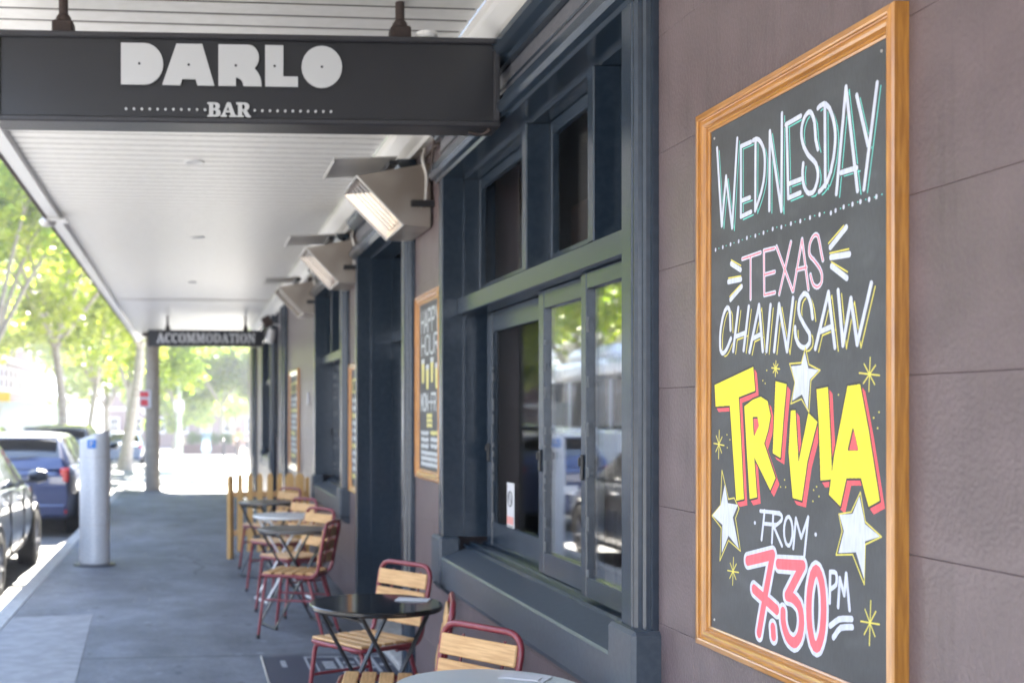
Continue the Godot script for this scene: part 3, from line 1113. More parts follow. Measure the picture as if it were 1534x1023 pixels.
func hanging_signs() -> void:
	var w := 1.99
	var o := sign_box("bar_sign", "black box sign lettered DARLO BAR hanging across the footpath", Vector3(0.245, 2.738, -5.1), deg_to_rad(-2.0), w + 0.05, 0.362, 0.18, [-0.755, 0.62], 0.16)
	# letter outlines: millimetres in the face, from the left end of the word and its foot
	var k := 0.001
	var glyphs := [
		[[0, 0, 95, 0] + arc(92, 83, 76, 83, -88, 88, 14) + [95, 166, 0, 166], [73, 84]],
		[[164, 0, 237, 0, 244, 25, 297, 25, 306, 0, 373, 0, 324, 166, 221, 166], [270, 82]],
		[[389, 0, 459, 0, 459, 34] + arc(462, 2, 27, 32, 90, 4, 6) + [491, 0, 562, 0] + arc(505, 2, 57, 80, 4, 60, 6) + arc(508, 115, 44, 51, -38, 90, 10) + [389, 166], [459, 82]],
		[[577, 0, 709, 0, 709, 41, 650, 41, 650, 166, 577, 166], [615, 82]],
		[arc(806, 82, 82, 85, 0, 345, 23), [806, 82]],
	]
	var word := Node3D.new()
	word.name = "word_darlo"
	o.add_child(word)
	word.position = Vector3(-0.515, 0.150, 0.0022)
	for g in glyphs:
		var p := PackedVector2Array()
		for i in range(0, g[0].size(), 2):
			p.append(Vector2(g[0][i] * k, g[0][i + 1] * k))
		flat_letter(word, p, Vector2(g[1][0] * k, g[1][1] * k))
	lettering(o, "BAR", 0.056, 0.172, Vector3(-0.169, 0.026, -0.007), M.letter)
	var st := mb()
	for side in [[-0.495, -0.18], [0.02, 0.328]]:
		for i in 11:
			var x: float = lerpf(side[0], side[1], i / 10.0)
			lathe(st, [Vector2(0.0, 0.0), Vector2(0.0052, 0.0), Vector2(0.0052, -0.011)], 10, Vector3(x, 0.053, 0.0012), Basis(Vector3.RIGHT, PI / 2))
	obj("dotted_line", st, M.letter, o)
	st = mb()
	lathe(st, [Vector2(0.0, -0.012), Vector2(0.035, -0.01), Vector2(0.046, -0.002), Vector2(0.045, 0.01), Vector2(0.0, 0.012)], 18, Vector3(0.72, 0.372, -0.02), Basis(Vector3.UP, 0.0))
	obj("cap", st, M.cornice, o)
	st = mb()
	tube(st, rounded([Vector3(0.945, 0.02, -0.03), Vector3(0.99, -0.006, -0.03), Vector3(0.955, -0.02, -0.06), Vector3(0.9, -0.012, -0.06)], 0.02), 0.006, 6)
	obj("rusty_wire", st, M.rust, o)
	var b := sign_box("accommodation_sign", "smaller dark box sign lettered ACCOMMODATION far along the footpath", Vector3(0.303, 2.735, -22.0), 0.0, 2.0, 0.285, 0.16, [-0.665, 0.685], 0.24)
	lettering(b, "ACCOMMODATION", 0.165, 1.7, Vector3(-0.85, 0.062, -0.007), M.letter_far)


# raised serif lettering scaled to a cap height and a width
func lettering(parent: Node, text: String, cap: float, width: float, at: Vector3, m: Material) -> void:
	var font := SystemFont.new()
	font.font_names = PackedStringArray(["Droid Serif"])
	font.font_weight = 700
	var t := TextMesh.new()
	t.text = text
	t.font = font
	t.font_size = 64
	t.pixel_size = 0.01
	t.depth = 0.01
	t.curve_step = 1.0
	t.horizontal_alignment = HORIZONTAL_ALIGNMENT_LEFT
	t.vertical_alignment = VERTICAL_ALIGNMENT_BOTTOM
	# stroke the letters twice, a hair apart, for a fatter face
	var arr := t.get_mesh_arrays()
	var vs: PackedVector3Array = arr[Mesh.ARRAY_VERTEX]
	var lo := Vector3(1e9, 1e9, 0)
	var hi := Vector3(-1e9, -1e9, 0)
	for v in vs:
		lo = Vector3(minf(lo.x, v.x), minf(lo.y, v.y), 0)
		hi = Vector3(maxf(hi.x, v.x), maxf(hi.y, v.y), 0)
	var sx := width / (hi.x - lo.x)
	var sy := cap / (hi.y - lo.y)
	var st := mb()
	var fat := cap * (0.035 if text.length() < 5 else 0.012)
	for d in [Vector2(-fat, 0), Vector2(fat, 0), Vector2(0, fat * 0.7), Vector2(0, -fat * 0.7)]:
		var idx: PackedInt32Array = arr[Mesh.ARRAY_INDEX] if arr[Mesh.ARRAY_INDEX] != null else PackedInt32Array(range(vs.size()))
		var zz: float = 0.0003 * (d.x + d.y) / fat
		for i in idx:
			var v := vs[i]
			st.add_vertex(at + Vector3((v.x - lo.x) * sx + d.x, (v.y - lo.y) * sy + d.y, (v.z) + 0.0062 + zz))
	obj("word_" + text.to_lower(), st, m, parent)


# ------------------------------------------------------------------ chalkboards
func seg_dist(p: Vector2, a: Vector2, b: Vector2) -> float:
	var ab := b - a
	var l := ab.length_squared()
	var t := 0.0 if l < 1e-9 else clampf((p - a).dot(ab) / l, 0.0, 1.0)
	return p.distance_to(a + ab * t)


# one marker stroke: flat list of x, y in millimetres; k pixels to the millimetre
func stroke(im: Image, pts: Array, k: float, wide: float, c: Color, off := Vector2.ZERO) -> void:
	var r := wide * 0.5 * k
	for i in range(0, pts.size() - 2, 2):
		var a := (Vector2(pts[i], pts[i + 1]) + off) * k
		var b := (Vector2(pts[i + 2], pts[i + 3]) + off) * k
		var x0 := maxi(0, int(minf(a.x, b.x) - r - 1))
		var x1 := mini(im.get_width() - 1, int(maxf(a.x, b.x) + r + 2))
		var y0 := maxi(0, int(minf(a.y, b.y) - r - 1))
		var y1 := mini(im.get_height() - 1, int(maxf(a.y, b.y) + r + 2))
		for y in range(y0, y1 + 1):
			for x in range(x0, x1 + 1):
				var d := r - seg_dist(Vector2(x + 0.5, y + 0.5), a, b)
				if d > 0.5:
					im.set_pixel(x, y, c)
				elif d > -0.5:
					im.set_pixel(x, y, im.get_pixel(x, y).lerp(c, d + 0.5))


# a wiped smear: lightens what is there a little
func ghost(im: Image, p: Array, k: float, wide: float, gain: float) -> void:
	var a := Vector2(p[0], p[1]) * k
	var b := Vector2(p[2], p[3]) * k
	var r := wide * 0.5 * k
	for y in range(maxi(0, int(minf(a.y, b.y) - r)), mini(im.get_height() - 1, int(maxf(a.y, b.y) + r)) + 1):
		for x in range(maxi(0, int(minf(a.x, b.x) - r)), mini(im.get_width() - 1, int(maxf(a.x, b.x) + r)) + 1):
			if seg_dist(Vector2(x, y), a, b) < r:
				var c := im.get_pixel(x, y)
				im.set_pixel(x, y, Color(c.r + gain, c.g + gain, c.b + gain))


func blot(im: Image, pts: Array, k: float, c: Color, off := Vector2.ZERO) -> void:
	var poly := PackedVector2Array()
	var lo := Vector2(1e9, 1e9)
	var hi := Vector2(-1e9, -1e9)
	for i in range(0, pts.size(), 2):
		var p := (Vector2(pts[i], pts[i + 1]) + off) * k
		poly.append(p)
		lo = lo.min(p)
		hi = hi.max(p)
	for y in range(maxi(0, int(lo.y)), mini(im.get_height() - 1, int(hi.y)) + 1):
		for x in range(maxi(0, int(lo.x)), mini(im.get_width() - 1, int(hi.x)) + 1):
			if Geometry2D.is_point_in_polygon(Vector2(x + 0.5, y + 0.5), poly):
				im.set_pixel(x, y, c)


func closed(p: Array) -> Array:
	return p + [p[0], p[1]]


func slate(w: int, h: int, seed_: int, base: Color, amount: float) -> Image:
	var im := Image.create(w, h, false, Image.FORMAT_RGB8)
	im.fill(base)
	var n := noise(seed_, 0.004, 4)
	var n2 := noise(seed_ + 1, 0.05, 3)
	for y in h:
		for x in w:
			var v := n.get_noise_2d(x * 0.7, y * 1.3) * 0.7 + n2.get_noise_2d(x * 2.0, y * 0.5) * 0.3
			var f := 1.0 + amount * v
			im.set_pixel(x, y, Color(base.r * f, base.g * f, base.b * f))
	return im


func trivia_texture() -> ImageTexture:
	var k := 1.25
	var base := Color8(73, 75, 77)
	var im := slate(1025, 1585, 5, base, 0.2)
	var white := Color8(204, 208, 220)
	var teal := Color8(106, 206, 190)
	var gold := Color8(226, 212, 92)
	var yellow := Color8(236, 220, 58)
	var red := Color8(244, 92, 98)
	var pink := Color8(252, 128, 138)
	var dark := Color8(52, 54, 57)
	rng.seed = 31
	for i in 26:
		var q := Vector2(rng.randf_range(60, 760), rng.randf_range(60, 1200))
		var e := Vector2(rng.randf_range(-90, 90), rng.randf_range(-25, 25))
		var wide := rng.randf_range(14, 46)
		for j in 7:
			ghost(im, [q.x, q.y, q.x + e.x, q.y + e.y], k, wide * (1.0 - j / 8.0), 0.0065)
	for s in WEDNESDAY:
		stroke(im, s, k, 3.6, teal, Vector2(13, 9))
	for s in WEDNESDAY:
		stroke(im, s, k, 15.5, base)
	for s in WEDNESDAY:
		stroke(im, s, k, 11.0, white)
	for row in [DOTS[0], DOTS2[0]]:
		for i in range(0, row.size(), 2):
			stroke(im, [row[i], row[i + 1] - 1, row[i], row[i + 1] + 1], k, 8.5, white)
			stroke(im, [row[i] + 19, row[i + 1] - 1, row[i] + 21, row[i + 1] - 1], k, 3.2, teal)
	for s in TEXAS:
		stroke(im, s, k, 11.0, white)
	for s in TEXAS:
		stroke(im, s, k, 3.8, pink)
	for s in RAYS:
		stroke(im, s, k, 13.0, white)
	for s in RAY_LINES:
		stroke(im, s, k, 3.6, gold)
	for s in CHAINSAW:
		stroke(im, s, k, 3.6, gold, Vector2(14, 8))
	for s in CHAINSAW:
		stroke(im, s, k, 15.5, base)
	for s in CHAINSAW:
		stroke(im, s, k, 11.5, white)
	# the big word: red cast, dark outline, yellow fill
	for s in TRIVIA:
		for j in 5:
			blot(im, s, k, red, Vector2(4.0 + j * 3.5, 3.5 + j * 2.5))
	for s in TRIVIA:
		stroke(im, closed(s), k, 9.0, dark)
	for s in TRIVIA:
		blot(im, s, k, yellow)
	for s in HOLES:
		blot(im, s, k, dark)
		stroke(im, closed(s), k, 5.0, dark)
		blot(im, s, k, red, Vector2(2, 1.5))
	for s in STAR_LINES:
		blot(im, s, k, base)
	for s in STAR_LINES:
		stroke(im, s, k, 3.4, gold)
	for s in STARS:
		blot(im, s, k, white)
		stroke(im, closed(s), k, 2.0, white)
	for s in FROM:
		stroke(im, s, k, 9.0, white)
	for s in SPECKS[1].size() / 2:
		stroke(im, [SPECKS[1][s * 2], SPECKS[1][s * 2 + 1], SPECKS[1][s * 2] + 1, SPECKS[1][s * 2 + 1]], k, 9.0, white)
	for i in range(0, SPECKS[0].size(), 2):
		stroke(im, [SPECKS[0][i], SPECKS[0][i + 1], SPECKS[0][i] + 1, SPECKS[0][i + 1]], k, 4.0, gold)
	for g in [SEVEN, POINT, THREE, ZERO]:
		for s in g:
			stroke(im, s, k, 43.0, white)
	for s in ZERO:
		stroke(im, s, k, 24.0, red.lerp(pink, 0.4))
	for g in [SEVEN, POINT, THREE]:
		for s in g:
			stroke(im, s, k, 24.0, red.lerp(pink, 0.4))
	for s in PM:
		stroke(im, s, k, 10.0, white)
	for s in UNDERLINE:
		stroke(im, s, k, 13.0, white)
	for s in SPARKLES:
		stroke(im, s, k, 3.4, gold)
	# marker streaks
	var n := noise(17, 0.02, 3)
	for y in im.get_height():
		for x in im.get_width():
			var c := im.get_pixel(x, y)
			if c.v > 0.5:
				var f := 1.0 + 0.07 * n.get_noise_2d(x * 3.0, y * 0.6)
				im.set_pixel(x, y, Color(minf(c.r * f, 1.0), minf(c.g * f, 1.0), minf(c.b * f, 1.0)))
	return ImageTexture.create_from_image(im)


# plain capitals as pen strokes on a grid of 4 by 6
const PEN := {
	"H": [[0, 0, 0, 6], [4, 0, 4, 6], [0, 3, 4, 3]], "A": [[0, 6, 2, 0, 4, 6], [1, 4, 3, 4]], "P": [[0, 6, 0, 0, 3, 0, 4, 1.5, 3, 3, 0, 3]],
	"Y": [[0, 0, 2, 3, 4, 0], [2, 3, 2, 6]], "O": [[0, 1, 1, 0, 3, 0, 4, 1, 4, 5, 3, 6, 1, 6, 0, 5, 0, 1]], "U": [[0, 0, 0, 5, 1, 6, 3, 6, 4, 5, 4, 0]],
	"R": [[0, 6, 0, 0, 3, 0, 4, 1.5, 3, 3, 0, 3], [2, 3, 4, 6]], "M": [[0, 6, 0, 0, 2, 4, 4, 0, 4, 6]], "N": [[0, 6, 0, 0, 4, 6, 4, 0]],
	"F": [[0, 6, 0, 0, 4, 0], [0, 3, 3, 3]], "I": [[2, 0, 2, 6]], "-": [[1, 3, 3, 3]],
}


func pen(im: Image, text: String, x: float, y: float, w: float, h: float, wide: float, c: Color) -> void:
	var step := w / text.length()
	for i in text.length():
		for s in PEN.get(text[i], []):
			var p := []
			for j in range(0, s.size(), 2):
				p.append(x + i * step + s[j] / 4.0 * step * 0.74)
				p.append(y + s[j + 1] / 6.0 * h)
			stroke(im, p, 1.0, wide, c)


func scribble(im: Image, x: float, y: float, w: float, h: float, wide: float, c: Color) -> void:
	var p := []
	var n := int(w / (h * 0.35))
	for i in n:
		p.append(x + w * i / n)
		p.append(y + (h if i % 2 else 0.0) * rng.randf_range(0.6, 1.0) + h * 0.2 * rng.randf())
	stroke(im, p, 1.0, wide, c)


func poster_texture(kind: int) -> ImageTexture:
	rng.seed = 40 + kind
	var im := slate(300, 480, 60 + kind, Color8(78, 80, 82), 0.15)
	var white := Color8(186, 192, 194)
	var yellow := Color8(208, 200, 124)
	if kind == 0:
		pen(im, "HAPPY", 25, 22, 265, 62, 9, white)
		pen(im, "HOUR", 30, 96, 255, 52, 8, white)
		for i in 4:
			var x := 30.0 + i * 66
			var y := 168.0 + (i % 2) * 18
			blot(im, [x, y, x + 44, y, x + 36, y + 62, x + 8, y + 62], 1.0, yellow)
			blot(im, [x - 2, y - 8, x + 46, y - 8, x + 44, y + 6, x, y + 6], 1.0, white)
		pen(im, "MON-FRI", 22, 262, 268, 46, 8, white)
		for i in 3:
			scribble(im, 110, 318 + i * 14.0, 80, 10, 5, yellow)
		for i in 3:
			scribble(im, 25, 368 + i * 18.0, 115, 12, 5, white)
			scribble(im, 165, 366 + i * 18.0, 110, 12, 5, yellow if i == 0 else white)
		for i in 3:
			scribble(im, 25, 425 + i * 16.0, 245, 10, 5, white)
	else:
		blot(im, [24, 40, 276, 28, 276, 88, 24, 98], 1.0, yellow)
		for i in 4:
			scribble(im, 40, 48 + i * 10.0, 215, 8, 5, Color8(90, 88, 60))
		for i in 11:
			var y := 118.0 + i * 31
			scribble(im, 30, y, rng.randf_range(150, 240), 17, 8, yellow if i % 4 == 2 else white)
	return ImageTexture.create_from_image(im)


func framed_board(label: String, category: String, s0: float, s1: float, y0: float, y1: float, fw: float, tex: Texture2D, x := WALL) -> void:
	# s0 near end, s1 far end, outer size
	var o := thing("chalkboard", label, category, Vector3(x, y0, -(s0 + s1) / 2), 0.0, "framed chalkboards on the pub wall")
	var hw := (s1 - s0) / 2
	var h := y1 - y0
	var prof := [[0.0, 0.0], [0.0, 0.029], [0.003, 0.033], [0.014, 0.035], [0.017, 0.033], [0.0175, 0.027], [0.020, 0.026], [0.024, 0.0275], [0.029, 0.0275], [0.034, 0.025], [0.038, 0.020], [0.0385, 0.016], [0.042, 0.0155], [0.046, 0.017], [0.05, 0.0145], [0.05, 0.008]]
	# corners going round: (z, y) with +z the near end
	var cs := [Vector2(-hw, h), Vector2(hw, h), Vector2(hw, 0), Vector2(-hw, 0)]
	var inw := [Vector2(1, -1), Vector2(-1, -1), Vector2(-1, 1), Vector2(1, 1)]
	for i in 4:
		var j := (i + 1) % 4
		var st := mb()
		for q in prof.size() - 1:
			var p := []
			for e in [[i, q], [j, q], [j, q + 1], [i, q + 1]]:
				var c: Vector2 = cs[e[0]] + inw[e[0]] * prof[e[1]][0] * fw / 0.05
				p.append(Vector3(-prof[e[1]][1], c.y, c.x))
			var da: float = (prof[q + 1][0] - prof[q][0]) * fw / 0.05
			var db: float = prof[q + 1][1] - prof[q][1]
			var side: Vector2 = [Vector2(0, 1), Vector2(1, 0), Vector2(0, -1), Vector2(-1, 0)][i]
			var out := Vector3(-da, side.y * db, side.x * db)
			face4(st, p[0], p[1], p[2], p[3], out)
		obj("frame_side", st, M.frame_h if i % 2 == 0 else M.frame_v, o)
	var sl := mb()
	var a := hw - fw + 0.004
	var uv := [Vector2(0, 1), Vector2(0, 0), Vector2(1, 0), Vector2(1, 1)]
	var pp := [Vector3(-0.0115, fw - 0.004, -a), Vector3(-0.0115, h - fw + 0.004, -a), Vector3(-0.0115, h - fw + 0.004, a), Vector3(-0.0115, fw - 0.004, a)]
	for k in [0, 1, 2, 0, 2, 3]:
		sl.set_uv(uv[k])
		sl.set_normal(Vector3(-1, 0, 0))
		sl.add_vertex(pp[k])
	var m := mat(Color.WHITE, 0.55)
	m.albedo_texture = tex
	put("slate", sl.commit(), m, o)
	var bk := mb()
	box(bk, Vector3(-0.006, h / 2, 0), Vector3(0.009, h - fw * 1.6, hw * 2 - fw * 1.6))
	obj("backing", bk, M.joint, o)
	for e in [Vector2(1, 1), Vector2(-1, 1), Vector2(-1, -1), Vector2(1, -1)]:
		var sc := mb()
		lathe(sc, [Vector2(0, 0.0025), Vector2(0.003, 0.002), Vector2(0.0038, 0.0)], 8, Vector3(-0.0115, h / 2 + e.y * (h / 2 - fw - 0.02), e.x * (a - 0.025)), Basis(Vector3.BACK, PI / 2))
		obj("screw", sc, M.steel, o)


func boards() -> void:
	framed_board("large chalkboard announcing trivia in an orange timber frame, nearest on the wall", "chalkboard", 2.268, 3.2, 0.972, 2.346, 0.053, trivia_texture())
	framed_board("timber framed chalkboard headed HAPPY HOUR between the big window and the door", "chalkboard", 6.62, 7.33, 1.2, 2.25, 0.055, poster_texture(0))
	framed_board("narrow looking framed chalkboard with a yellow heading just past the door", "chalkboard", 9.86, 10.42, 0.93, 1.98, 0.055, poster_texture(1))
	framed_board("farthest framed chalkboard on the pale wall behind the picket fence", "chalkboard", 15.4, 16.74, 0.86, 2.13, 0.08, poster_texture(2))
	# plastic switch plate on the pale wall
	var st := mb()
	box(st, Vector3(WALL - 0.01, 1.74, -14.2), Vector3(0.02, 0.14, 0.11), 0.004)
	tag(obj("wall_plate", st, M.paper), "small white plate on the pale wall right of the farthest chalkboard", "plate")


# ------------------------------------------------------------------ heaters
func make_heater(label: String) -> Node3D:
	# local: x from the street towards the wall as in the world, z = 0 near end, -0.62 far end
	var o := thing("patio_heater", label, "heater", Vector3.ZERO, 0.0, "gas heaters along the pub wall")
	var L := 0.62
	var A := Vector2(-0.411, 0.267)
	var B := Vector2(-0.15, 0.0)
	var C := Vector2(0.0, -0.01)
	var D := Vector2(0.0, 0.345)
	var v := func(p: Vector2, z: float) -> Vector3: return Vector3(p.x, p.y, z)
	var st := mb()
	var z0 := 0.0
	var z1 := -L
	# outer shell, the open face left out
	face4(st, v.call(A, z0), v.call(D, z0), v.call(D, z1), v.call(A, z1), Vector3(0, 1, 0))
	face4(st, v.call(B, z0), v.call(C, z0), v.call(C, z1), v.call(B, z1), Vector3(0, -1, 0))
	for z in [z0, z1]:
		face4(st, v.call(A, z), v.call(B, z), v.call(C, z), v.call(D, z), Vector3(0, 0, 1 if z == z0 else -1))
	face4(st, v.call(C, z0), v.call(D, z0), v.call(D, z1), v.call(C, z1), Vector3(1, 0, 0))
	obj("casing", st, M.brown_steel, o)
	# polished funnel inside
	st = mb()
	var n := Vector2(0.715, 0.70)
	var a2 := A.lerp(B, 0.3) + n * 0.11
	var b2 := A.lerp(B, 0.72) + n * 0.11
	var e := 0.004
	var p := [v.call(A, z0 - e), v.call(B, z0 - e), v.call(B, z1 + e), v.call(A, z1 + e)]
	var q := [v.call(a2, z0 - 0.12), v.call(b2, z0 - 0.12), v.call(b2, z1 + 0.12), v.call(a2, z1 + 0.12)]
	for i in 4:
		face4(st, p[i], p[(i + 1) % 4], q[(i + 1) % 4], q[i], Vector3(-n.x, -n.y, 0))
	obj("reflector", st, M.steel_clean, o)
	st = mb()
	face4(st, q[0], q[1], q[2], q[3], Vector3(-n.x, -n.y, 0))
	obj("burner_plaque", st, M.ceramic, o)
	# turned rim round the opening
	st = mb()
	for i in 4:
		tube(st, [p[i], p[(i + 1) % 4]], 0.006, 6)
	obj("rim", st, M.steel, o)
	# grid bar over the burner
	st = mb()
	for i in 5:
		var t := (i + 1) / 6.0
		tube(st, [p[0].lerp(p[3], t).lerp(q[0].lerp(q[3], t), 0.25), p[1].lerp(p[2], t).lerp(q[1].lerp(q[2], t), 0.25)], 0.003, 5)
	obj("guard", st, M.steel, o)
	# deflector sheet above with its stay
	st = mb()
	box(st, Vector3(-0.36, 0.372, -0.3), Vector3(0.36, 0.008, 0.56), 0.002, Basis(Vector3.BACK, 0.05))
	box(st, Vector3(-0.535, 0.355, -0.3), Vector3(0.006, 0.03, 0.56), 0.001)
	obj("deflector", st, M.steel, o)
	st = mb()
	tube(st, rounded([Vector3(-0.02, 0.43, -0.06), Vector3(-0.05, 0.36, 0.01), Vector3(-0.02, 0.28, 0.015), Vector3(-0.03, 0.12, 0.015), Vector3(-0.06, 0.1, 0.012)], 0.04), 0.011, 8)
	obj("gas_pipe", st, M.steel, o)
	st = mb()
	box(st, Vector3(-0.03, 0.115, 0.03), Vector3(0.17, 0.035, 0.03), 0.004)
	box(st, Vector3(-0.03, 0.115, -L - 0.02), Vector3(0.17, 0.035, 0.03), 0.004)
	box(st, Vector3(-0.19, 0.365, -0.3), Vector3(0.05, 0.03, 0.4), 0.004)
	obj("bracket", st, M.black_metal, o)
	return o


func heaters() -> void:
	var h := make_heater("nearest of three steel wall heaters, large, above the chalkboard beside the window")
	h.position = Vector3(1.335, 2.615, -6.93)
	copy(h, "patio_heater", "middle one of three steel wall heaters under the awning, above the door", Vector3(1.335, 2.615, -9.98), 0)
	copy(h, "patio_heater", "farthest of the three steel wall heaters along the pub wall", Vector3(1.335, 2.615, -13.1), 0)
	var f := thing("floodlight", "brown and white floodlight bracketed to the wall beside the accommodation sign", "floodlight", Vector3(1.335, 2.75, -18.4))
	var st := mb()
	tube(st, rounded([Vector3(0, 0.1, 0), Vector3(-0.14, 0.14, 0), Vector3(-0.16, 0.05, 0)], 0.05), 0.014)
	obj("arm", st, M.white_metal, f)
	st = mb()
	box(st, Vector3(-0.2, 0.16, 0.02), Vector3(0.13, 0.16, 0.12), 0.012, Basis(Vector3.BACK, 0.5))
	obj("housing", st, M.rust, f)
	st = mb()
	lathe(st, [Vector2(0, -0.16), Vector2(0.05, -0.15), Vector2(0.065, -0.08), Vector2(0.05, 0.04), Vector2(0, 0.05)], 14, Vector3(-0.14, 0.0, 0.05), Basis(Vector3.BACK, -0.2))
	obj("lamp_head", st, M.white_metal, f)


# ------------------------------------------------------------------ tables, chairs, fence
func make_chair() -> Node3D:
	# faces +z, origin on the ground under the seat
	var o := thing("cafe_chair", "", "chair", Vector3.ZERO, 0.0, "slatted cafe chairs with maroon tube frames")
	var st := mb()
	var rim := rounded([Vector3(0, 0.442, 0.2), Vector3(0.205, 0.442, 0.195), Vector3(0.18, 0.436, -0.19), Vector3(-0.18, 0.436, -0.19), Vector3(-0.205, 0.442, 0.195), Vector3(0, 0.442, 0.2)], 0.07, 5)
	tube(st, rim, 0.0115)
	obj("seat_rim", st, M.maroon, o)
	st = mb()
	var back := rounded([Vector3(-0.178, 0.425, -0.05), Vector3(-0.178, 0.43, -0.205), Vector3(-0.19, 0.81, -0.275), Vector3(0.19, 0.81, -0.275), Vector3(0.178, 0.43, -0.205), Vector3(0.178, 0.425, -0.05)], 0.075, 5)
	tube(st, back, 0.0125)
	obj("back_frame", st, M.maroon, o)
	for sx in [-1.0, 1.0]:
		st = mb()
		tube(st, rounded([Vector3(sx * 0.1, 0.428, 0.165), Vector3(sx * 0.186, 0.428, 0.165), Vector3(sx * 0.205, 0.0, 0.215)], 0.06), 0.0115)
		obj("leg", st, M.maroon, o)
		st = mb()
		tube(st, rounded([Vector3(sx * 0.1, 0.42, -0.13), Vector3(sx * 0.168, 0.42, -0.14), Vector3(sx * 0.195, 0.0, -0.265)], 0.05), 0.0115)
		obj("leg", st, M.maroon, o)
		st = mb()
		tube(st, [Vector3(sx * 0.194, 0.27, 0.186), Vector3(sx * 0.178, 0.27, -0.184)], 0.008, 6)
		obj("stretcher", st, M.maroon, o)
		for z in [0.215, -0.265]:
			st = mb()
			lathe(st, [Vector2(0, 0), Vector2(0.014, 0.0), Vector2(0.0145, 0.025), Vector2(0.0, 0.026)], 8, Vector3(sx * (0.205 if z > 0 else 0.195), 0.0, z))
			obj("foot", st, M.plastic, o)
	var lean := Basis(Vector3.RIGHT, -0.183)
	var sl := mb()
	box(sl, Vector3.ZERO, Vector3(0.362, 0.076, 0.012), 0.004)
	var slm := done(sl)
	for i in 3:
		var y: float = [0.735, 0.645, 0.555][i]
		var b := put("back_slat", slm, M.slat if i != 1 else M.slat_b, o)
		b.transform = Transform3D(lean, Vector3(0, y, -0.262 + (0.735 - y) * 0.184 + 0.014))
		# rivets
	sl = mb()
	box(sl, Vector3.ZERO, Vector3(0.385, 0.014, 0.062), 0.004)
	slm = done(sl)
	for i in 5:
		var b := put("seat_slat", slm, M.slat_b if i % 2 else M.slat, o)
		b.position = Vector3(0, 0.456, 0.152 - i * 0.076)
		b.scale.x = 1.0 - 0.022 * i
	st = mb()
	for sx in [-1.0, 1.0]:
		tube(st, [Vector3(sx * 0.12, 0.445, 0.19), Vector3(sx * 0.11, 0.44, -0.185)], 0.006, 6)
		tube(st, [Vector3(sx * 0.1, 0.53, -0.236), Vector3(sx * 0.1, 0.775, -0.282)], 0.006, 6)
	obj("slat_bar", st, M.maroon, o)
	return o


func make_table(label: String, top: Material, frame: Material, at: Vector3, yaw: float, r := 0.3) -> Node3D:
	var o := thing("folding_table", label, "table", at, yaw, "round folding cafe tables")
	var st := mb()
	lathe(st, [Vector2(0, 0.7), Vector2(r - 0.02, 0.7), Vector2(r - 0.004, 0.696), Vector2(r, 0.703), Vector2(r, 0.716), Vector2(r - 0.004, 0.72), Vector2(0, 0.72)], 48)
	obj("tabletop", st, top, o)
	for f in [[1.0, 0.165], [-1.0, 0.135]]:
		for sz in [-1.0, 1.0]:
			st = mb()
			var a := Vector3(-0.2 * f[0], 0.69, sz * f[1])
			var b := Vector3(0.22 * f[0], 0.012, sz * f[1])
			var d := (b - a).normalized()
			var bz := Vector3.BACK
			box(st, (a + b) / 2, Vector3(0.012, (b - a).length(), 0.026), 0.004, Basis(bz.cross(d) * -1.0, d, bz))
			obj("leg", st, frame, o)
		st = mb()
		tube(st, [Vector3(0.22 * f[0], 0.012, -f[1] - 0.02), Vector3(0.22 * f[0], 0.012, f[1] + 0.02)], 0.011)
		obj("cross_bar", st, frame, o)
		st = mb()
		tube(st, [Vector3(-0.19 * f[0], 0.675, -f[1]), Vector3(-0.19 * f[0], 0.675, f[1])], 0.009)
		obj("cross_bar", st, frame, o)
	st = mb()
	tube(st, [Vector3(0.0, 0.36, -0.18), Vector3(0.0, 0.36, 0.18)], 0.007, 6)
	obj("pivot", st, frame, o)
	return o


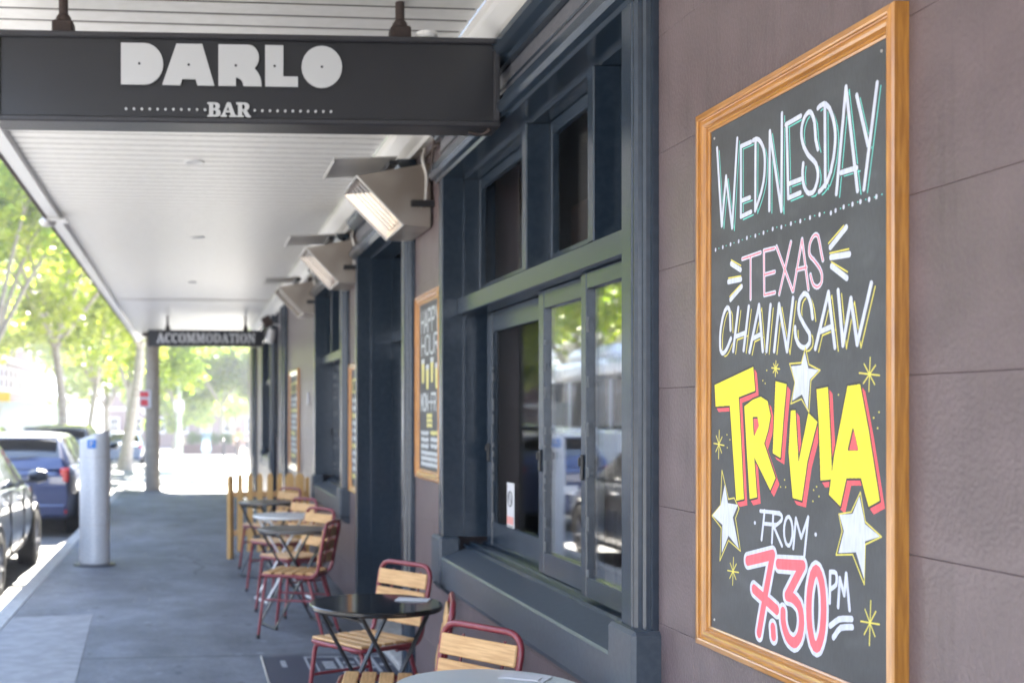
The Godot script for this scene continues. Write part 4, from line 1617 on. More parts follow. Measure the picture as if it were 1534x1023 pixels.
func furniture() -> void:
	make_table("pale grey round table at the bottom edge, nearest the camera", M.tabletop_grey, M.black_metal, Vector3(0.93, 0, -3.86), 0.3)
	make_table("black round folding table with a paper slip on its edge", M.tabletop_black, M.black_metal, Vector3(0.84, 0, -5.65), 0.5)
	make_table("dark grey round table on black crossed legs, before the white one", M.tabletop_dark, M.black_metal, Vector3(0.787, 0, -9.4), 0.35, 0.28)
	make_table("white round table with white crossed legs between chairs", M.tabletop_white, M.white_metal, Vector3(0.818, 0, -10.66), 0.25, 0.28)
	make_table("farthest dark round table in front of the picket fence", M.tabletop_dark, M.black_metal, Vector3(0.76, 0, -12.3), 0.6, 0.28)
	var st := mb()
	box(st, Vector3.ZERO, Vector3(0.1, 0.002, 0.15), 0.0)
	box(st, Vector3(-0.02, 0.0022, 0.0), Vector3(0.05, 0.002, 0.11), 0.0)
	var pm := done(st)
	var pa := put("paper_slip", pm, M.paper)
	pa.position = Vector3(1.02, 0.7225, -5.72)
	pa.rotation.y = 1.2
	tag(pa, "white paper slip on the right edge of the black table", "paper", "paper slips on tables")
	pa = put("paper_slip", pm, M.paper)
	pa.position = Vector3(1.08, 0.7225, -4.0)
	pa.rotation.y = 1.0
	tag(pa, "white printed slip on the pale grey table", "paper", "paper slips on tables")
	var c := make_chair()
	var seats := [
		[0.815, 4.28, -56, "slatted chair with maroon frame tucked behind the pale grey table"],
		[0.815, 5.2, -101, "maroon chair seen edge on against the wall under the window"],
		[0.87, 6.23, -58, "slatted chair with maroon frame behind the black round table"],
		[0.76, 8.98, -112, "nearest chair of the middle group, its seat turned to the street"],
		[0.82, 9.98, -60, "slatted chair between the dark grey table and the white table"],
		[0.8, 11.15, -60, "slatted chair just behind the white table"],
		[0.8, 12.76, -60, "farthest slatted chair, right against the picket fence"],
	]
	for i in seats.size():
		var e: Array = seats[i]
		var at := Vector3(e[0], 0, -e[1])
		var yaw := deg_to_rad(e[2])
		if i > 0:
			copy(c, "cafe_chair", e[3], at, yaw)
	c.position = Vector3(seats[0][0], 0, -seats[0][1])
	c.rotation.y = deg_to_rad(seats[0][2])
	c.set_meta("label", seats[0][3])
	# picket fence across the seating
	var f := thing("picket_fence", "short tan timber picket fence closing off the far end of the tables", "fence", Vector3(0.45, 0, -13.75))
	st = mb()
	prism(st, pv([-0.031, 0.08, 0.031, 0.08, 0.031, 0.88, 0.016, 0.925, -0.016, 0.925, -0.031, 0.88]), -0.009, 0.009)
	var pk := done(st)
	for i in 7:
		var p := put("picket", pk, M.picket, f)
		p.position = Vector3(0.105 + i * 0.108, 0.0, 0.012)
		if i >= 5:
			p.scale.x = 1.6
	for y in [0.28, 0.7]:
		st = mb()
		box(st, Vector3(0.4, y, -0.012), Vector3(0.86, 0.062, 0.022), 0.004)
		obj("rail", st, M.slat_b, f)
	st = mb()
	box(st, Vector3(0.0, 0.45, 0.0), Vector3(0.045, 0.9, 0.085), 0.006, Basis(Vector3.UP, -0.5))
	obj("post", st, M.picket, f)
	st = mb()
	box(st, Vector3(0.84, 0.44, -0.03), Vector3(0.045, 0.88, 0.045), 0.004)
	obj("post", st, M.picket, f)
	# printed mat on the footpath by the door
	var mt := thing("floor_mat", "dark navy mat with white print lying on the footpath near the door", "mat", Vector3(0.86, 0.004, -7.55))
	st = mb()
	box(st, Vector3(0, 0.004, 0), Vector3(0.8, 0.008, 1.2), 0.002)
	obj("sheet", st, mat(lin(0.035, 0.04, 0.06), 0.6), mt)
	st = mb()
	for e in [[-0.12, 0.28, 0.012, 0.5], [-0.07, 0.28, 0.008, 0.46], [0.08, 0.28, 0.02, 0.46], [0.2, 0.28, 0.012, 0.46], [0.3, 0.28, 0.02, 0.46]]:
		box(st, Vector3(e[0], 0.0092, e[1] - 0.55), Vector3(e[2], 0.002, e[3]))
	for e in [[0.01, -0.45], [0.01, -0.37], [0.01, -0.29], [0.14, -0.44], [0.14, -0.3], [0.25, -0.4], [0.25, -0.28], [0.36, -0.36]]:
		box(st, Vector3(e[0], 0.0096, e[1] + 0.1), Vector3(0.07, 0.002, 0.05))
	box(st, Vector3(0.12, 0.0093, -0.53), Vector3(0.5, 0.002, 0.02))
	for i in 7:
		box(st, Vector3(-0.27, 0.0094, -0.42 + i * 0.03), Vector3(0.035, 0.002, 0.016))
	obj("print", st, mat(lin(0.32, 0.33, 0.34), 0.7), mt)
	st = mb()
	box(st, Vector3(-0.395, 0.007, 0), Vector3(0.012, 0.01, 1.2), 0.003)
	obj("edge_strip", st, M.steel, mt)


# ------------------------------------------------------------------ street furniture
func street_things() -> void:
	var o := thing("parking_meter", "silver grey parking ticket column with a blue P badge", "parking meter", Vector3(-0.974, 0, -13.35))
	var st := mb()
	var slope := Basis(Vector3(1, 0, 0), Vector3(0, 1, 0), Vector3(0, 0, 1))
	lathe(st, [Vector2(0.155, 0.02), Vector2(0.158, 0.05), Vector2(0.158, 1.3)], 32, Vector3.ZERO, slope)
	obj("column", st, M.meter, o)
	# slanted cap
	st = mb()
	var ring0 := []
	var ring1 := []
	for k in 32:
		var a := TAU * k / 32
		ring0.append(Vector3(0.158 * cos(a), 1.3, 0.158 * sin(a)))
		ring1.append(Vector3(0.152 * cos(a), 1.355 + 0.05 * cos(a), 0.152 * sin(a)))
	for k in 32:
		var k2 := (k + 1) % 32
		face4(st, ring0[k], ring0[k2], ring1[k2], ring1[k], ring0[k] - Vector3(0, 1.3, 0))
		face3(st, ring1[k], ring1[k2], Vector3(0, 1.362, 0), Vector3.UP)
	obj("cap", st, M.meter, o)
	st = mb()
	lathe(st, [Vector2(0.22, 0.0), Vector2(0.22, 0.012), Vector2(0.16, 0.02)], 24)
	obj("base_plate", st, M.sign_edge, o)
	st = mb()
	for y in [0.42, 1.12]:
		lathe(st, [Vector2(0.1575, y), Vector2(0.1592, y + 0.002), Vector2(0.1592, y + 0.006), Vector2(0.1575, y + 0.008)], 32)
	obj("seam", st, M.steel, o)
	var face := Node3D.new()
	face.name = "badge"
	o.add_child(face)
	face.position = Vector3(-0.02, 1.26, 0.158)
	st = mb()
	box(st, Vector3(0, 0, 0.0), Vector3(0.09, 0.09, 0.008), 0.002)
	obj("plate", st, M.blue_paint, face)
	st = mb()
	box(st, Vector3(-0.014, 0, 0.006), Vector3(0.012, 0.06, 0.003))
	var loop := []
	for k in 9:
		var a := -PI / 2 + PI * k / 8.0
		loop.append(Vector3(-0.01 + 0.022 * cos(a), 0.014 + 0.014 * sin(a), 0.006))
	tube(st, loop, 0.0055, 6)
	obj("letter_p", st, M.paper, face)
	# round timber column that carries the awning end, with a no parking plate
	var p := thing("awning_post", "weathered timber post under the far end of the awning", "post", Vector3(-0.74, ground_y(26.2), -26.2))
	st = mb()
	lathe(st, [Vector2(0.16, 0.0), Vector2(0.15, 0.4), Vector2(0.14, 3.23)], 20)
	obj("shaft", st, M.pole_wood, p)
	st = mb()
	box(st, Vector3(0, 3.2, 0), Vector3(0.42, 0.07, 0.3), 0.01)
	obj("head_plate", st, M.rust, p)
	var s := thing("no_parking_sign", "small red and white parking sign on the timber post", "sign", Vector3(-0.88, 1.72, -26.02))
	st = mb()
	box(st, Vector3(0, 0.15, 0), Vector3(0.24, 0.36, 0.008), 0.003)
	obj("plate", st, M.paper, s)
	st = mb()
	box(st, Vector3(-0.02, 0.25, 0.006), Vector3(0.18, 0.11, 0.004))
	box(st, Vector3(-0.02, 0.08, 0.006), Vector3(0.15, 0.13, 0.004))
	obj("red_panel", st, M.red_paint, s)
	# street pole past the corner
	var g := ground_y(74.0)
	var q := thing("street_pole", "tall pale green street pole across the side street with street name blade", "pole", Vector3(-0.55, g, -74))
	st = mb()
	lathe(st, [Vector2(0.2, 0.0), Vector2(0.2, 1.2), Vector2(0.15, 1.25), Vector2(0.13, 9.0), Vector2(0, 9.02)], 14)
	obj("shaft", st, worn(lin(0.3, 0.36, 0.3), lin(0.4, 0.44, 0.36), 0.7, Vector3(1, 1, 1), 0.0, 99, 0.02), q)
	st = mb()
	box(st, Vector3(0.72, 4.65, 0), Vector3(1.0, 0.24, 0.03), 0.01)
	obj("name_blade", st, M.green_paint, q)
	st = mb()
	box(st, Vector3(0.0, 2.95, 0.18), Vector3(0.55, 0.62, 0.02), 0.01)
	obj("white_plate", st, M.paper, q)
	# signs along the kerb
	var posts := [
		[-1.55, 47.0, 0.11, 2.3, "round", "round white sign disc on a thin grey post beside the kerb", "round_sign"],
		[-4.7, 43.5, 0.2, 2.5, "rect", "red and white parking plate on a thin post far left", "parking_sign"],
		[-5.9, 41.0, 0.3, 2.7, "tall", "tall white sign with a yellow top at the far left edge", "advert_sign"],
	]
	for e in posts:
		var gy := ground_y(e[1]) - 0.1
		var t := thing(e[6], e[5], "sign", Vector3(e[0], gy, -e[1]))
		st = mb()
		lathe(st, [Vector2(0.035, 0.0), Vector2(0.03, e[3])], 8)
		obj("post", st, M.steel, t)
		st = mb()
		if e[4] == "round":
			lathe(st, [Vector2(0, 0.02), Vector2(0.22, 0.02), Vector2(0.22, 0.0)], 20, Vector3(0, 2.2, 0.04), Basis(Vector3.RIGHT, PI / 2))
			obj("disc", st, M.paper, t)
		elif e[4] == "rect":
			box(st, Vector3(0.08, 2.2, 0.05), Vector3(0.2, 0.5, 0.01))
			obj("plate", st, M.paper, t)
			st = mb()
			box(st, Vector3(-0.08, 2.2, 0.05), Vector3(0.12, 0.5, 0.01))
			obj("red_panel", st, M.red_paint, t)
		else:
			box(st, Vector3(0, 1.75, 0.06), Vector3(0.5, 1.1, 0.06), 0.01)
			obj("panel", st, M.paper, t)
			st = mb()
			box(st, Vector3(0, 2.45, 0.06), Vector3(0.5, 0.28, 0.06), 0.01)
			obj("yellow_panel", st, mat(lin(0.75, 0.5, 0.06), 0.5), t)
	for i in 4:
		var sx: float = [1.7, 2.3, 2.75, 3.3][i]
		var ss: float = [62.0, 61.0, 60.0, 63.0][i]
		var b := thing("bollard", ["leftmost dark bollard on the sunlit corner pavement", "second dark bollard from the left on the sunlit corner", "third dark bollard on the sunlit corner, before the person in brown", "rightmost dark bollard on the sunlit corner near the wall"][i], "bollard", Vector3(sx, ground_y(ss), -ss), 0.0, "bollards on the corner pavement")
		st = mb()
		lathe(st, [Vector2(0.07, -0.05), Vector2(0.06, 0.8), Vector2(0.085, 0.84), Vector2(0.085, 0.9), Vector2(0.05, 0.97), Vector2(0, 0.99)], 12)
		obj("shaft", st, M.black_metal, b)
	# raised garden bed
	var gb := thing("planter", "low brick garden bed with shrubs across the side street", "planter", Vector3(1.3, ground_y(84.0), -84))
	st = mb()
	box(st, Vector3(0, 0.3, 0), Vector3(3.6, 0.7, 1.6), 0.03)
	obj("bed_wall", st, M.dark_brick, gb)
	crown(gb, "shrubs", [[Vector3(-0.9, 1.0, 0), 0.6], [Vector3(0.3, 0.95, 0), 0.55], [Vector3(1.2, 1.0, 0), 0.5]], 1400, 0.12, Color(0.07, 0.15, 0.03), Color(0.14, 0.22, 0.04))


# ------------------------------------------------------------------ vehicles
# lofted body: rows of points, one row per station
func loft(st: SurfaceTool, rows: Array, group := 1) -> void:
	st.set_smooth_group(group)
	for i in rows.size() - 1:
		for k in rows[i].size() - 1:
			var a: Vector3 = rows[i][k]
			var b: Vector3 = rows[i][k + 1]
			var c: Vector3 = rows[i + 1][k + 1]
			var d: Vector3 = rows[i + 1][k]
			var mid := (a + b + c + d) * 0.25
			var out := mid - Vector3(0, 0.6, mid.z)
			face4(st, a, b, c, d, out)
	st.set_smooth_group(-1)


func lerp_table(t: float, tab: Array) -> float:
	for i in tab.size() - 1:
		if t <= tab[i + 1][0]:
			var k: float = clampf((t - tab[i][0]) / maxf(tab[i + 1][0] - tab[i][0], 1e-6), 0.0, 1.0)
			k = k * k * (3.0 - 2.0 * k) * 0.5 + k * 0.5
			return lerpf(tab[i][1], tab[i + 1][1], k)
	return tab[-1][1]


func make_car(called: String, label: String, x: float, s_rear: float, length: float, width: float, height: float, kind: String, paint: Material, plate := true) -> Node3D:
	var s_mid := s_rear + length / 2
	var o := thing(called, label, "car", Vector3(x, -0.13 + ground_y(s_mid), -s_mid))
	# t = 0 at the tail, 1 at the nose; nose along -z
	var deck := [[0.0, 0.78], [0.02, 0.96], [0.2, 1.0], [0.68, 0.95], [0.76, 0.92], [0.94, 0.76], [1.0, 0.55]]
	var cab := [0.10, 0.24, 0.52, 0.72]
	if kind == "hatch":
		deck = [[0.0, 0.85], [0.02, 1.0], [0.2, 1.0], [0.7, 0.96], [0.78, 0.93], [0.95, 0.78], [1.0, 0.55]]
		cab = [0.012, 0.13, 0.52, 0.76]
	elif kind == "van":
		deck = [[0.0, 1.0], [0.02, 1.1], [0.8, 1.1], [0.9, 1.0], [1.0, 0.6]]
		cab = [0.0, 0.03, 0.7, 0.92]
	var hw := width / 2
	var z_of := func(t: float) -> float: return length * (0.5 - t)
	var w_of := func(t: float) -> float: return hw * (1.0 - 0.13 * pow(absf(2.0 * t - 1.0), 5.0))
	var lower := []
	var N := 28
	for i in N + 1:
		var t := float(i) / N
		var z: float = z_of.call(t)
		var w: float = w_of.call(t)
		var top := lerp_table(t, deck)
		var bot := 0.2 + 0.1 * pow(absf(2.0 * t - 1.0), 8.0)
		var row := []
		for e in [[0.0, bot], [0.86, bot], [0.955, bot + 0.1], [0.985, 0.42], [1.0, 0.58], [0.985, maxf(top - 0.2, 0.6)], [0.955, top - 0.045], [0.90, top], [0.5, top + 0.025], [0.0, top + 0.03]]:
			row.append(Vector3(w * e[0], e[1], z))
		lower.append(row)
	var st := mb()
	for sx in [1.0, -1.0]:
		var rows := []
		for r in lower:
			var row := []
			for v in r:
				row.append(v * Vector3(sx, 1, 1))
			rows.append(row)
		loft(st, rows)
		for e in [0, N]:
			var c := Vector3(0, 0.55, (rows[e][0] as Vector3).z)
			for k in rows[e].size() - 1:
				face3(st, c, rows[e][k], rows[e][k + 1], Vector3(0, 0, 1 if e == 0 else -1))
	# cabin
	var roof := [[cab[0], 0.0], [cab[1], 1.0], [cab[2], 1.0], [cab[3], 0.0]]
	var glass := {"rear_window": mb(), "windscreen": mb(), "side_window": mb(), "side_window_far": mb()}
	var M2 := 60
	var prev := []
	for i in M2 + 1:
		var t: float = lerpf(cab[0], cab[3], float(i) / M2)
		var u := 1.0
		if t < cab[1]:
			u = (t - cab[0]) / (cab[1] - cab[0])
		elif t > cab[2]:
			u = (cab[3] - t) / (cab[3] - cab[2])
		u = sin(u * PI / 2) * 0.4 + u * 0.6
		var base := lerp_table(t, deck) + 0.0
		var roof_y := lerpf(base, height - 0.05 * pow(absf(2 * (t - cab[0]) / (cab[3] - cab[0]) - 1.0), 2.0), u)
		var w: float = w_of.call(t)
		var z: float = z_of.call(t)
		var wt := lerpf(w * 0.9, hw * 0.70, u)
		var row := [Vector3(w * 0.93, base - 0.01, z), Vector3(lerpf(w * 0.93, wt, 0.88), lerpf(base, roof_y, 0.86), z), Vector3(wt * 0.93, lerpf(base, roof_y, 0.97), z), Vector3(wt * 0.5, roof_y + 0.012 * u, z), Vector3(0, roof_y + 0.02 * u, z)]
		if prev.size():
			for sx in [1.0, -1.0]:
				var f := Vector3(sx, 1, 1)
				var tm: float = t - (cab[3] - cab[0]) / M2 * 0.5
				for k in 4:
					var target := st
					var c: float = (t - cab[0]) / (cab[3] - cab[0])
					var on_slope: bool = tm < cab[1] - 0.01 or tm > cab[2] + 0.012
					if k == 0:
						var pillar: bool = absf(tm - lerpf(cab[1], cab[2], 0.5)) < 0.012 or tm < lerpf(cab[0], cab[1], 0.75) or tm > lerpf(cab[2], cab[3], 0.8)
						if not pillar and kind != "van" or (kind == "van" and tm > 0.72 and tm < 0.86):
							target = glass["side_window"] if sx > 0 else glass["side_window_far"]
					elif k >= 2 and on_slope and i > 2 and i < M2 - 1:
						target = glass["rear_window"] if tm < 0.4 else glass["windscreen"]
					target.set_smooth_group(2 if target == st else 1)
					var a: Vector3 = prev[k] * f
					var b: Vector3 = prev[k + 1] * f
					var cc: Vector3 = row[k + 1] * f
					var d: Vector3 = row[k] * f
					var mid := (a + b + cc + d) / 4
					face4(target, a, b, cc, d, mid - Vector3(0, 0.9, 0))
		prev = row
	st.set_smooth_group(-1)
	obj("body", st, paint, o)
	for g in ["rear_window", "windscreen", "side_window", "side_window_far"]:
		obj(g.replace("_far", ""), glass[g], M.car_glass, o)
	# wheels
	for t in [0.19, 0.81]:
		for sx in [-1.0, 1.0]:
			var z: float = z_of.call(t)
			var wx: float = (hw - 0.1) * sx
			var turn := Basis(Vector3.BACK, -sx * PI / 2)
			var wl := Node3D.new()
			wl.name = numbered("wheel", o)
			o.add_child(wl, true)
			wl.position = Vector3(wx, 0.315, z)
			wl.basis = turn
			st = mb()
			lathe(st, [Vector2(0.20, 0.1), Vector2(0.21, 0.11), Vector2(0.29, 0.108), Vector2(0.315, 0.085), Vector2(0.315, -0.09), Vector2(0.28, -0.1), Vector2(0, -0.1)], 24)
			obj("tyre", st, M.tyre, wl)
			st = mb()
			lathe(st, [Vector2(0.205, 0.1), Vector2(0.195, 0.08), Vector2(0.06, 0.095), Vector2(0.0, 0.1)], 24)
			for k in 5:
				var a := TAU * k / 5
				box(st, Vector3(cos(a) * 0.12, 0.098, sin(a) * 0.12), Vector3(0.16, 0.02, 0.04), 0.006, Basis(Vector3.UP, -a))
			obj("rim", st, M.rim, wl)
			st = mb()
			var ring := []
			for k in 15:
				var a := -0.12 + (PI + 0.24) * k / 14.0
				ring.append(Vector3(hw * sx * 0.985, 0.32 + 0.355 * sin(a), z + 0.355 * cos(a)))
			tube(st, ring, 0.022, 6)
			obj("wheel_arch", st, M.plastic, o)
	# lamps, bumpers, mirrors, handles
	for sx in [-1.0, 1.0]:
		st = mb()
		box(st, Vector3(sx * (hw - 0.16), 0.86 if kind != "van" else 1.0, length / 2 - 0.03), Vector3(0.13, 0.2, 0.07), 0.025, Basis(Vector3.UP, -sx * 0.35))
		obj("tail_light", st, M.red_lens, o)
		st = mb()
		box(st, Vector3(sx * (hw - 0.27), 0.66, -length / 2 + 0.07), Vector3(0.32, 0.13, 0.12), 0.03, Basis(Vector3.UP, sx * 0.45))
		obj("headlight", st, M.clear_lens, o)
		st = mb()
		box(st, Vector3(sx * (hw - 0.2), 0.36, length / 2 - 0.004), Vector3(0.16, 0.05, 0.03), 0.01)
		obj("reflector", st, M.red_lens, o)
		st = mb()
		var mz: float = z_of.call(cab[3] - 0.075)
		lathe(st, [Vector2(0, -0.11), Vector2(0.06, -0.09), Vector2(0.085, 0.0), Vector2(0.06, 0.09), Vector2(0, 0.11)], 14, Vector3(sx * (hw + 0.1), 1.03, mz), Basis(Vector3.BACK, PI / 2) * Basis.from_scale(Vector3(0.9, 1, 0.75)))
		box(st, Vector3(sx * (hw - 0.01), 0.98, mz - 0.02), Vector3(0.14, 0.04, 0.05), 0.01)
		obj("side_mirror", st, paint, o)
		for t in [0.3, 0.52]:
			st = mb()
			box(st, Vector3(sx * (w_of.call(t) * 0.98), 0.83, z_of.call(t)), Vector3(0.035, 0.03, 0.2), 0.01)
			obj("door_handle", st, M.rim if kind == "sedan" else paint, o)
		st = mb()
		for t in [0.36, 0.575, 0.72]:
			box(st, Vector3(sx * (w_of.call(t) * 0.992), 0.62, z_of.call(t)), Vector3(0.02, 0.6, 0.008))
		obj("door_seam", st, M.plastic, o)
	st = mb()
	box(st, Vector3(0, 0.38, length / 2 - 0.05), Vector3(width * 0.86, 0.2, 0.14), 0.04)
	box(st, Vector3(0, 0.34, -length / 2 + 0.05), Vector3(width * 0.84, 0.2, 0.14), 0.04)
	obj("bumper", st, paint if kind != "van" else M.plastic, o)
	if plate:
		st = mb()
		box(st, Vector3(0, 0.62 if kind == "hatch" else 0.55, length / 2 + 0.025), Vector3(0.37, 0.12, 0.012), 0.004)
		obj("number_plate", st, M.paper, o)
	if kind == "hatch":
		st = mb()
		box(st, Vector3(0, height - 0.05, z_of.call(0.085)), Vector3(width * 0.66, 0.03, 0.2), 0.012, Basis(Vector3.RIGHT, 0.12))
		obj("spoiler", st, paint, o)
		st = mb()
		box(st, Vector3(0.1, 1.09, length / 2 - 0.12), Vector3(0.5, 0.015, 0.02), 0.004, Basis(Vector3.BACK, 0.08))
		obj("wiper", st, M.plastic, o)
	return o


func car_paint(c: Color, metal := 0.3) -> StandardMaterial3D:
	var m := mat(c, 0.3, metal)
	m.clearcoat_enabled = true
	m.clearcoat = 0.9
	m.clearcoat_roughness = 0.04
	return m


func vehicles() -> void:
	make_car("parked_sedan", "dark grey sedan parked at the kerb, nearest of the parked cars", -2.62, 10.95, 4.55, 1.8, 1.47, "sedan", car_paint(lin(0.035, 0.042, 0.055), 0.3))
	make_car("parked_hatchback", "blue hatchback parked at the kerb beside the parking meter, tail to us", -2.42, 17.6, 4.2, 1.76, 1.42, "hatch", car_paint(lin(0.013, 0.028, 0.095)))
	make_car("parked_hatchback", "dark parked hatchback just beyond the parking meter", -2.55, 24.2, 4.2, 1.75, 1.48, "hatch", car_paint(lin(0.03, 0.033, 0.038)))
	make_car("delivery_van", "white van driving away behind the parking meter", -4.75, 37.5, 5.2, 1.95, 2.3, "van", car_paint(lin(0.72, 0.73, 0.74), 0.0))
	make_car("white_hatchback", "white hatchback in the traffic lane beyond the blue car", -5.0, 28.5, 4.1, 1.75, 1.5, "hatch", car_paint(lin(0.72, 0.73, 0.74), 0.0))
	make_car("parked_sedan", "blue grey sedan parked far along, left of the timber post", -2.9, 57.0, 4.5, 1.8, 1.45, "sedan", car_paint(lin(0.12, 0.16, 0.26)))
	make_car("parked_sedan", "white sedan parked across the road under the trees", -10.3, 44.0, 4.5, 1.8, 1.45, "sedan", car_paint(lin(0.7, 0.7, 0.7), 0.0))
	make_car("red_hatchback", "red hatchback parked across the road, seen in the window reflection", -10.3, 32.0, 4.1, 1.75, 1.48, "hatch", car_paint(lin(0.5, 0.03, 0.03)))
	make_car("silver_sedan", "silver sedan farther along the traffic lane, left of the parking meter", -5.2, 50.0, 4.5, 1.8, 1.45, "sedan", car_paint(lin(0.5, 0.51, 0.52), 0.6))
	# city bus, seen in the window glass
	var o := thing("city_bus", "white city bus in the road, seen reflected in the window panes", "bus", Vector3(-7.7, -0.13, -26.6))
	var paint := car_paint(lin(0.74, 0.75, 0.76), 0.0)
	var st := mb()
	box(st, Vector3(0, 0.85, 0), Vector3(2.5, 1.1, 11.6), 0.12)
	box(st, Vector3(0, 2.72, 0), Vector3(2.46, 0.5, 11.5), 0.16)
	for i in 8:
		for sx in [-1, 1]:
			box(st, Vector3(sx * 1.2, 1.93, 5.7 - i * 1.62), Vector3(0.06, 1.1, 0.1), 0.01)
	obj("body", st, paint, o)
	st = mb()
	box(st, Vector3(0, 3.1, -3.2), Vector3(2.0, 0.42, 3.6), 0.18)
	box(st, Vector3(0, 3.05, 2.6), Vector3(1.9, 0.3, 2.4), 0.12)
	obj("roof_pod", st, paint, o)
	for i in 7:
		for sx in [-1, 1]:
			st = mb()
			box(st, Vector3(sx * 1.19, 1.93, 4.89 - i * 1.62), Vector3(0.03, 1.1, 1.5), 0.004)
			obj("window", st, M.car_glass, o)
	for e in [[5.72, 1.0], [-5.72, 1.2]]:
		st = mb()
		box(st, Vector3(0, 1.93, e[0]), Vector3(2.3, e[1], 0.05), 0.01)
		obj("windscreen", st, M.car_glass, o)
	for z in [3.4, -3.2]:
		for sx in [-1.0, 1.0]:
			st = mb()
			lathe(st, [Vector2(0, 0.13), Vector2(0.27, 0.1), Vector2(0.29, 0.13), Vector2(0.46, 0.12), Vector2(0.49, 0.08), Vector2(0.49, -0.12), Vector2(0, -0.12)], 22, Vector3(sx * 1.15, 0.49, z), Basis(Vector3.BACK, -sx * PI / 2))
			obj("wheel", st, M.tyre, o)
	st = mb()
	tube(st, rounded([Vector3(1.2, 2.7, -5.7), Vector3(1.45, 2.75, -6.0), Vector3(1.45, 2.5, -6.0)], 0.1), 0.03)
	box(st, Vector3(1.45, 2.25, -6.0), Vector3(0.22, 0.5, 0.12), 0.04)
	obj("mirror", st, M.plastic, o)


# ------------------------------------------------------------------ trees
var leaf_mesh: ArrayMesh

func leaf() -> ArrayMesh:
	if leaf_mesh == null:
		var st := mb()
		var a := Vector3(0, 0, 0)
		var b := Vector3(0.5, 0.09, 0.42)
		var c := Vector3(0, 0.0, 1.0)
		var d := Vector3(-0.5, 0.09, 0.42)
		face3(st, a, b, c, Vector3.UP)
		face3(st, a, c, d, Vector3.UP)
		leaf_mesh = done(st)
	return leaf_mesh


func crown(parent: Node, called: String, clumps: Array, count: int, size: float, c0: Color, c1: Color) -> void:
	var m := mat(Color.WHITE, 0.5)
	m.vertex_color_use_as_albedo = true
	m.backlight_enabled = true
	m.backlight = lin(0.9, 1.0, 0.24)
	m.cull_mode = BaseMaterial3D.CULL_DISABLED
	var mm := MultiMesh.new()
	mm.transform_format = MultiMesh.TRANSFORM_3D
	mm.use_colors = true
	mm.mesh = leaf()
	mm.instance_count = count
	for i in count:
		var c: Array = clumps[rng.randi() % clumps.size()]
		var dir := Vector3(rng.randfn(), rng.randfn() * 0.75, rng.randfn())
		var p: Vector3 = c[0] + dir.normalized() * c[1] * pow(rng.randf(), 0.45)
		var b := Basis(Vector3.UP, rng.randf() * TAU) * Basis(Vector3.RIGHT, rng.randf_range(-0.9, 0.9)) * Basis(Vector3.BACK, rng.randf_range(-0.9, 0.9))
		mm.set_instance_transform(i, Transform3D(b.scaled(Vector3.ONE * size * rng.randf_range(0.7, 1.3)), p))
		var k := rng.randf()
		mm.set_instance_color(i, c0.lerp(c1, k))
	var o := MultiMeshInstance3D.new()
	o.name = called
	o.multimesh = mm
	o.material_override = m
	o.set_meta("kind", "stuff")
	parent.add_child(o)


func tree(label: String, x: float, s: float, h: float, spread: float, low: float, leaves: int, size: float, tr: float, lean: Vector2, seed_: int, c0 := Color(0.19, 0.28, 0.03), c1 := Color(0.5, 0.56, 0.08), bark: Material = null) -> void:
	rng.seed = seed_
	var o := thing("street_tree", label, "tree", Vector3(x, ground_y(s) - 0.12, -s), 0.0, "street trees")
	var bm: Material = bark if bark else M.bark
	var fork := Vector3(lean.x, low, lean.y)
	var st := mb()
	var pts := []
	var rad := []
	for i in 7:
		var t := i / 6.0
		pts.append(Vector3(0, -0.1, 0).lerp(fork, t) + Vector3(sin(t * 5.0 + seed_) * 0.06, 0, cos(t * 4.0 + seed_) * 0.06))
		rad.append(lerpf(tr * (1.35 if i == 0 else 1.0), tr * 0.72, t))
	tube(st, pts, rad, 12)
	obj("trunk", st, bm, o)
	var clumps := []
	var n := 6
	for i in n:
		var a := TAU * i / n + rng.randf_range(-0.4, 0.4)
		var reach := spread * rng.randf_range(0.55, 0.9)
		var tip := fork + Vector3(cos(a) * reach, (h - low) * rng.randf_range(0.35, 0.85), sin(a) * reach)
		var mid := fork.lerp(tip, 0.5) + Vector3(rng.randf_range(-0.3, 0.3), (h - low) * 0.12, rng.randf_range(-0.3, 0.3))
		st = mb()
		tube(st, [pts[-1], fork.lerp(mid, 0.6) + Vector3(0, 0.1, 0), mid, mid.lerp(tip, 0.6), tip], [tr * 0.5, tr * 0.34, tr * 0.22, tr * 0.13, tr * 0.05], 8)
		for j in 3:
			var b0 := mid.lerp(tip, rng.randf_range(0.0, 0.8))
			var b1 := b0 + Vector3(rng.randf_range(-1, 1), rng.randf_range(-0.25, 0.7), rng.randf_range(-1, 1)).normalized() * spread * rng.randf_range(0.3, 0.5)
			tube(st, [b0, b0.lerp(b1, 0.5) + Vector3(0, 0.15, 0), b1], [tr * 0.2, tr * 0.13, tr * 0.05], 6)
			clumps.append([b1, spread * rng.randf_range(0.16, 0.3)])
		obj("limb", st, bm, o)
		clumps.append([tip, spread * rng.randf_range(0.2, 0.34)])
		clumps.append([mid.lerp(tip, 0.55), spread * rng.randf_range(0.16, 0.3)])
	for i in 14:
		var a := rng.randf() * TAU
		var rr := spread * sqrt(rng.randf())
		clumps.append([Vector3(fork.x + cos(a) * rr, low + (h - low) * rng.randf_range(0.1, 1.0), fork.z + sin(a) * rr), spread * rng.randf_range(0.14, 0.28)])
	crown(o, "crown", clumps, int(leaves * 2.1), size, c0, c1)


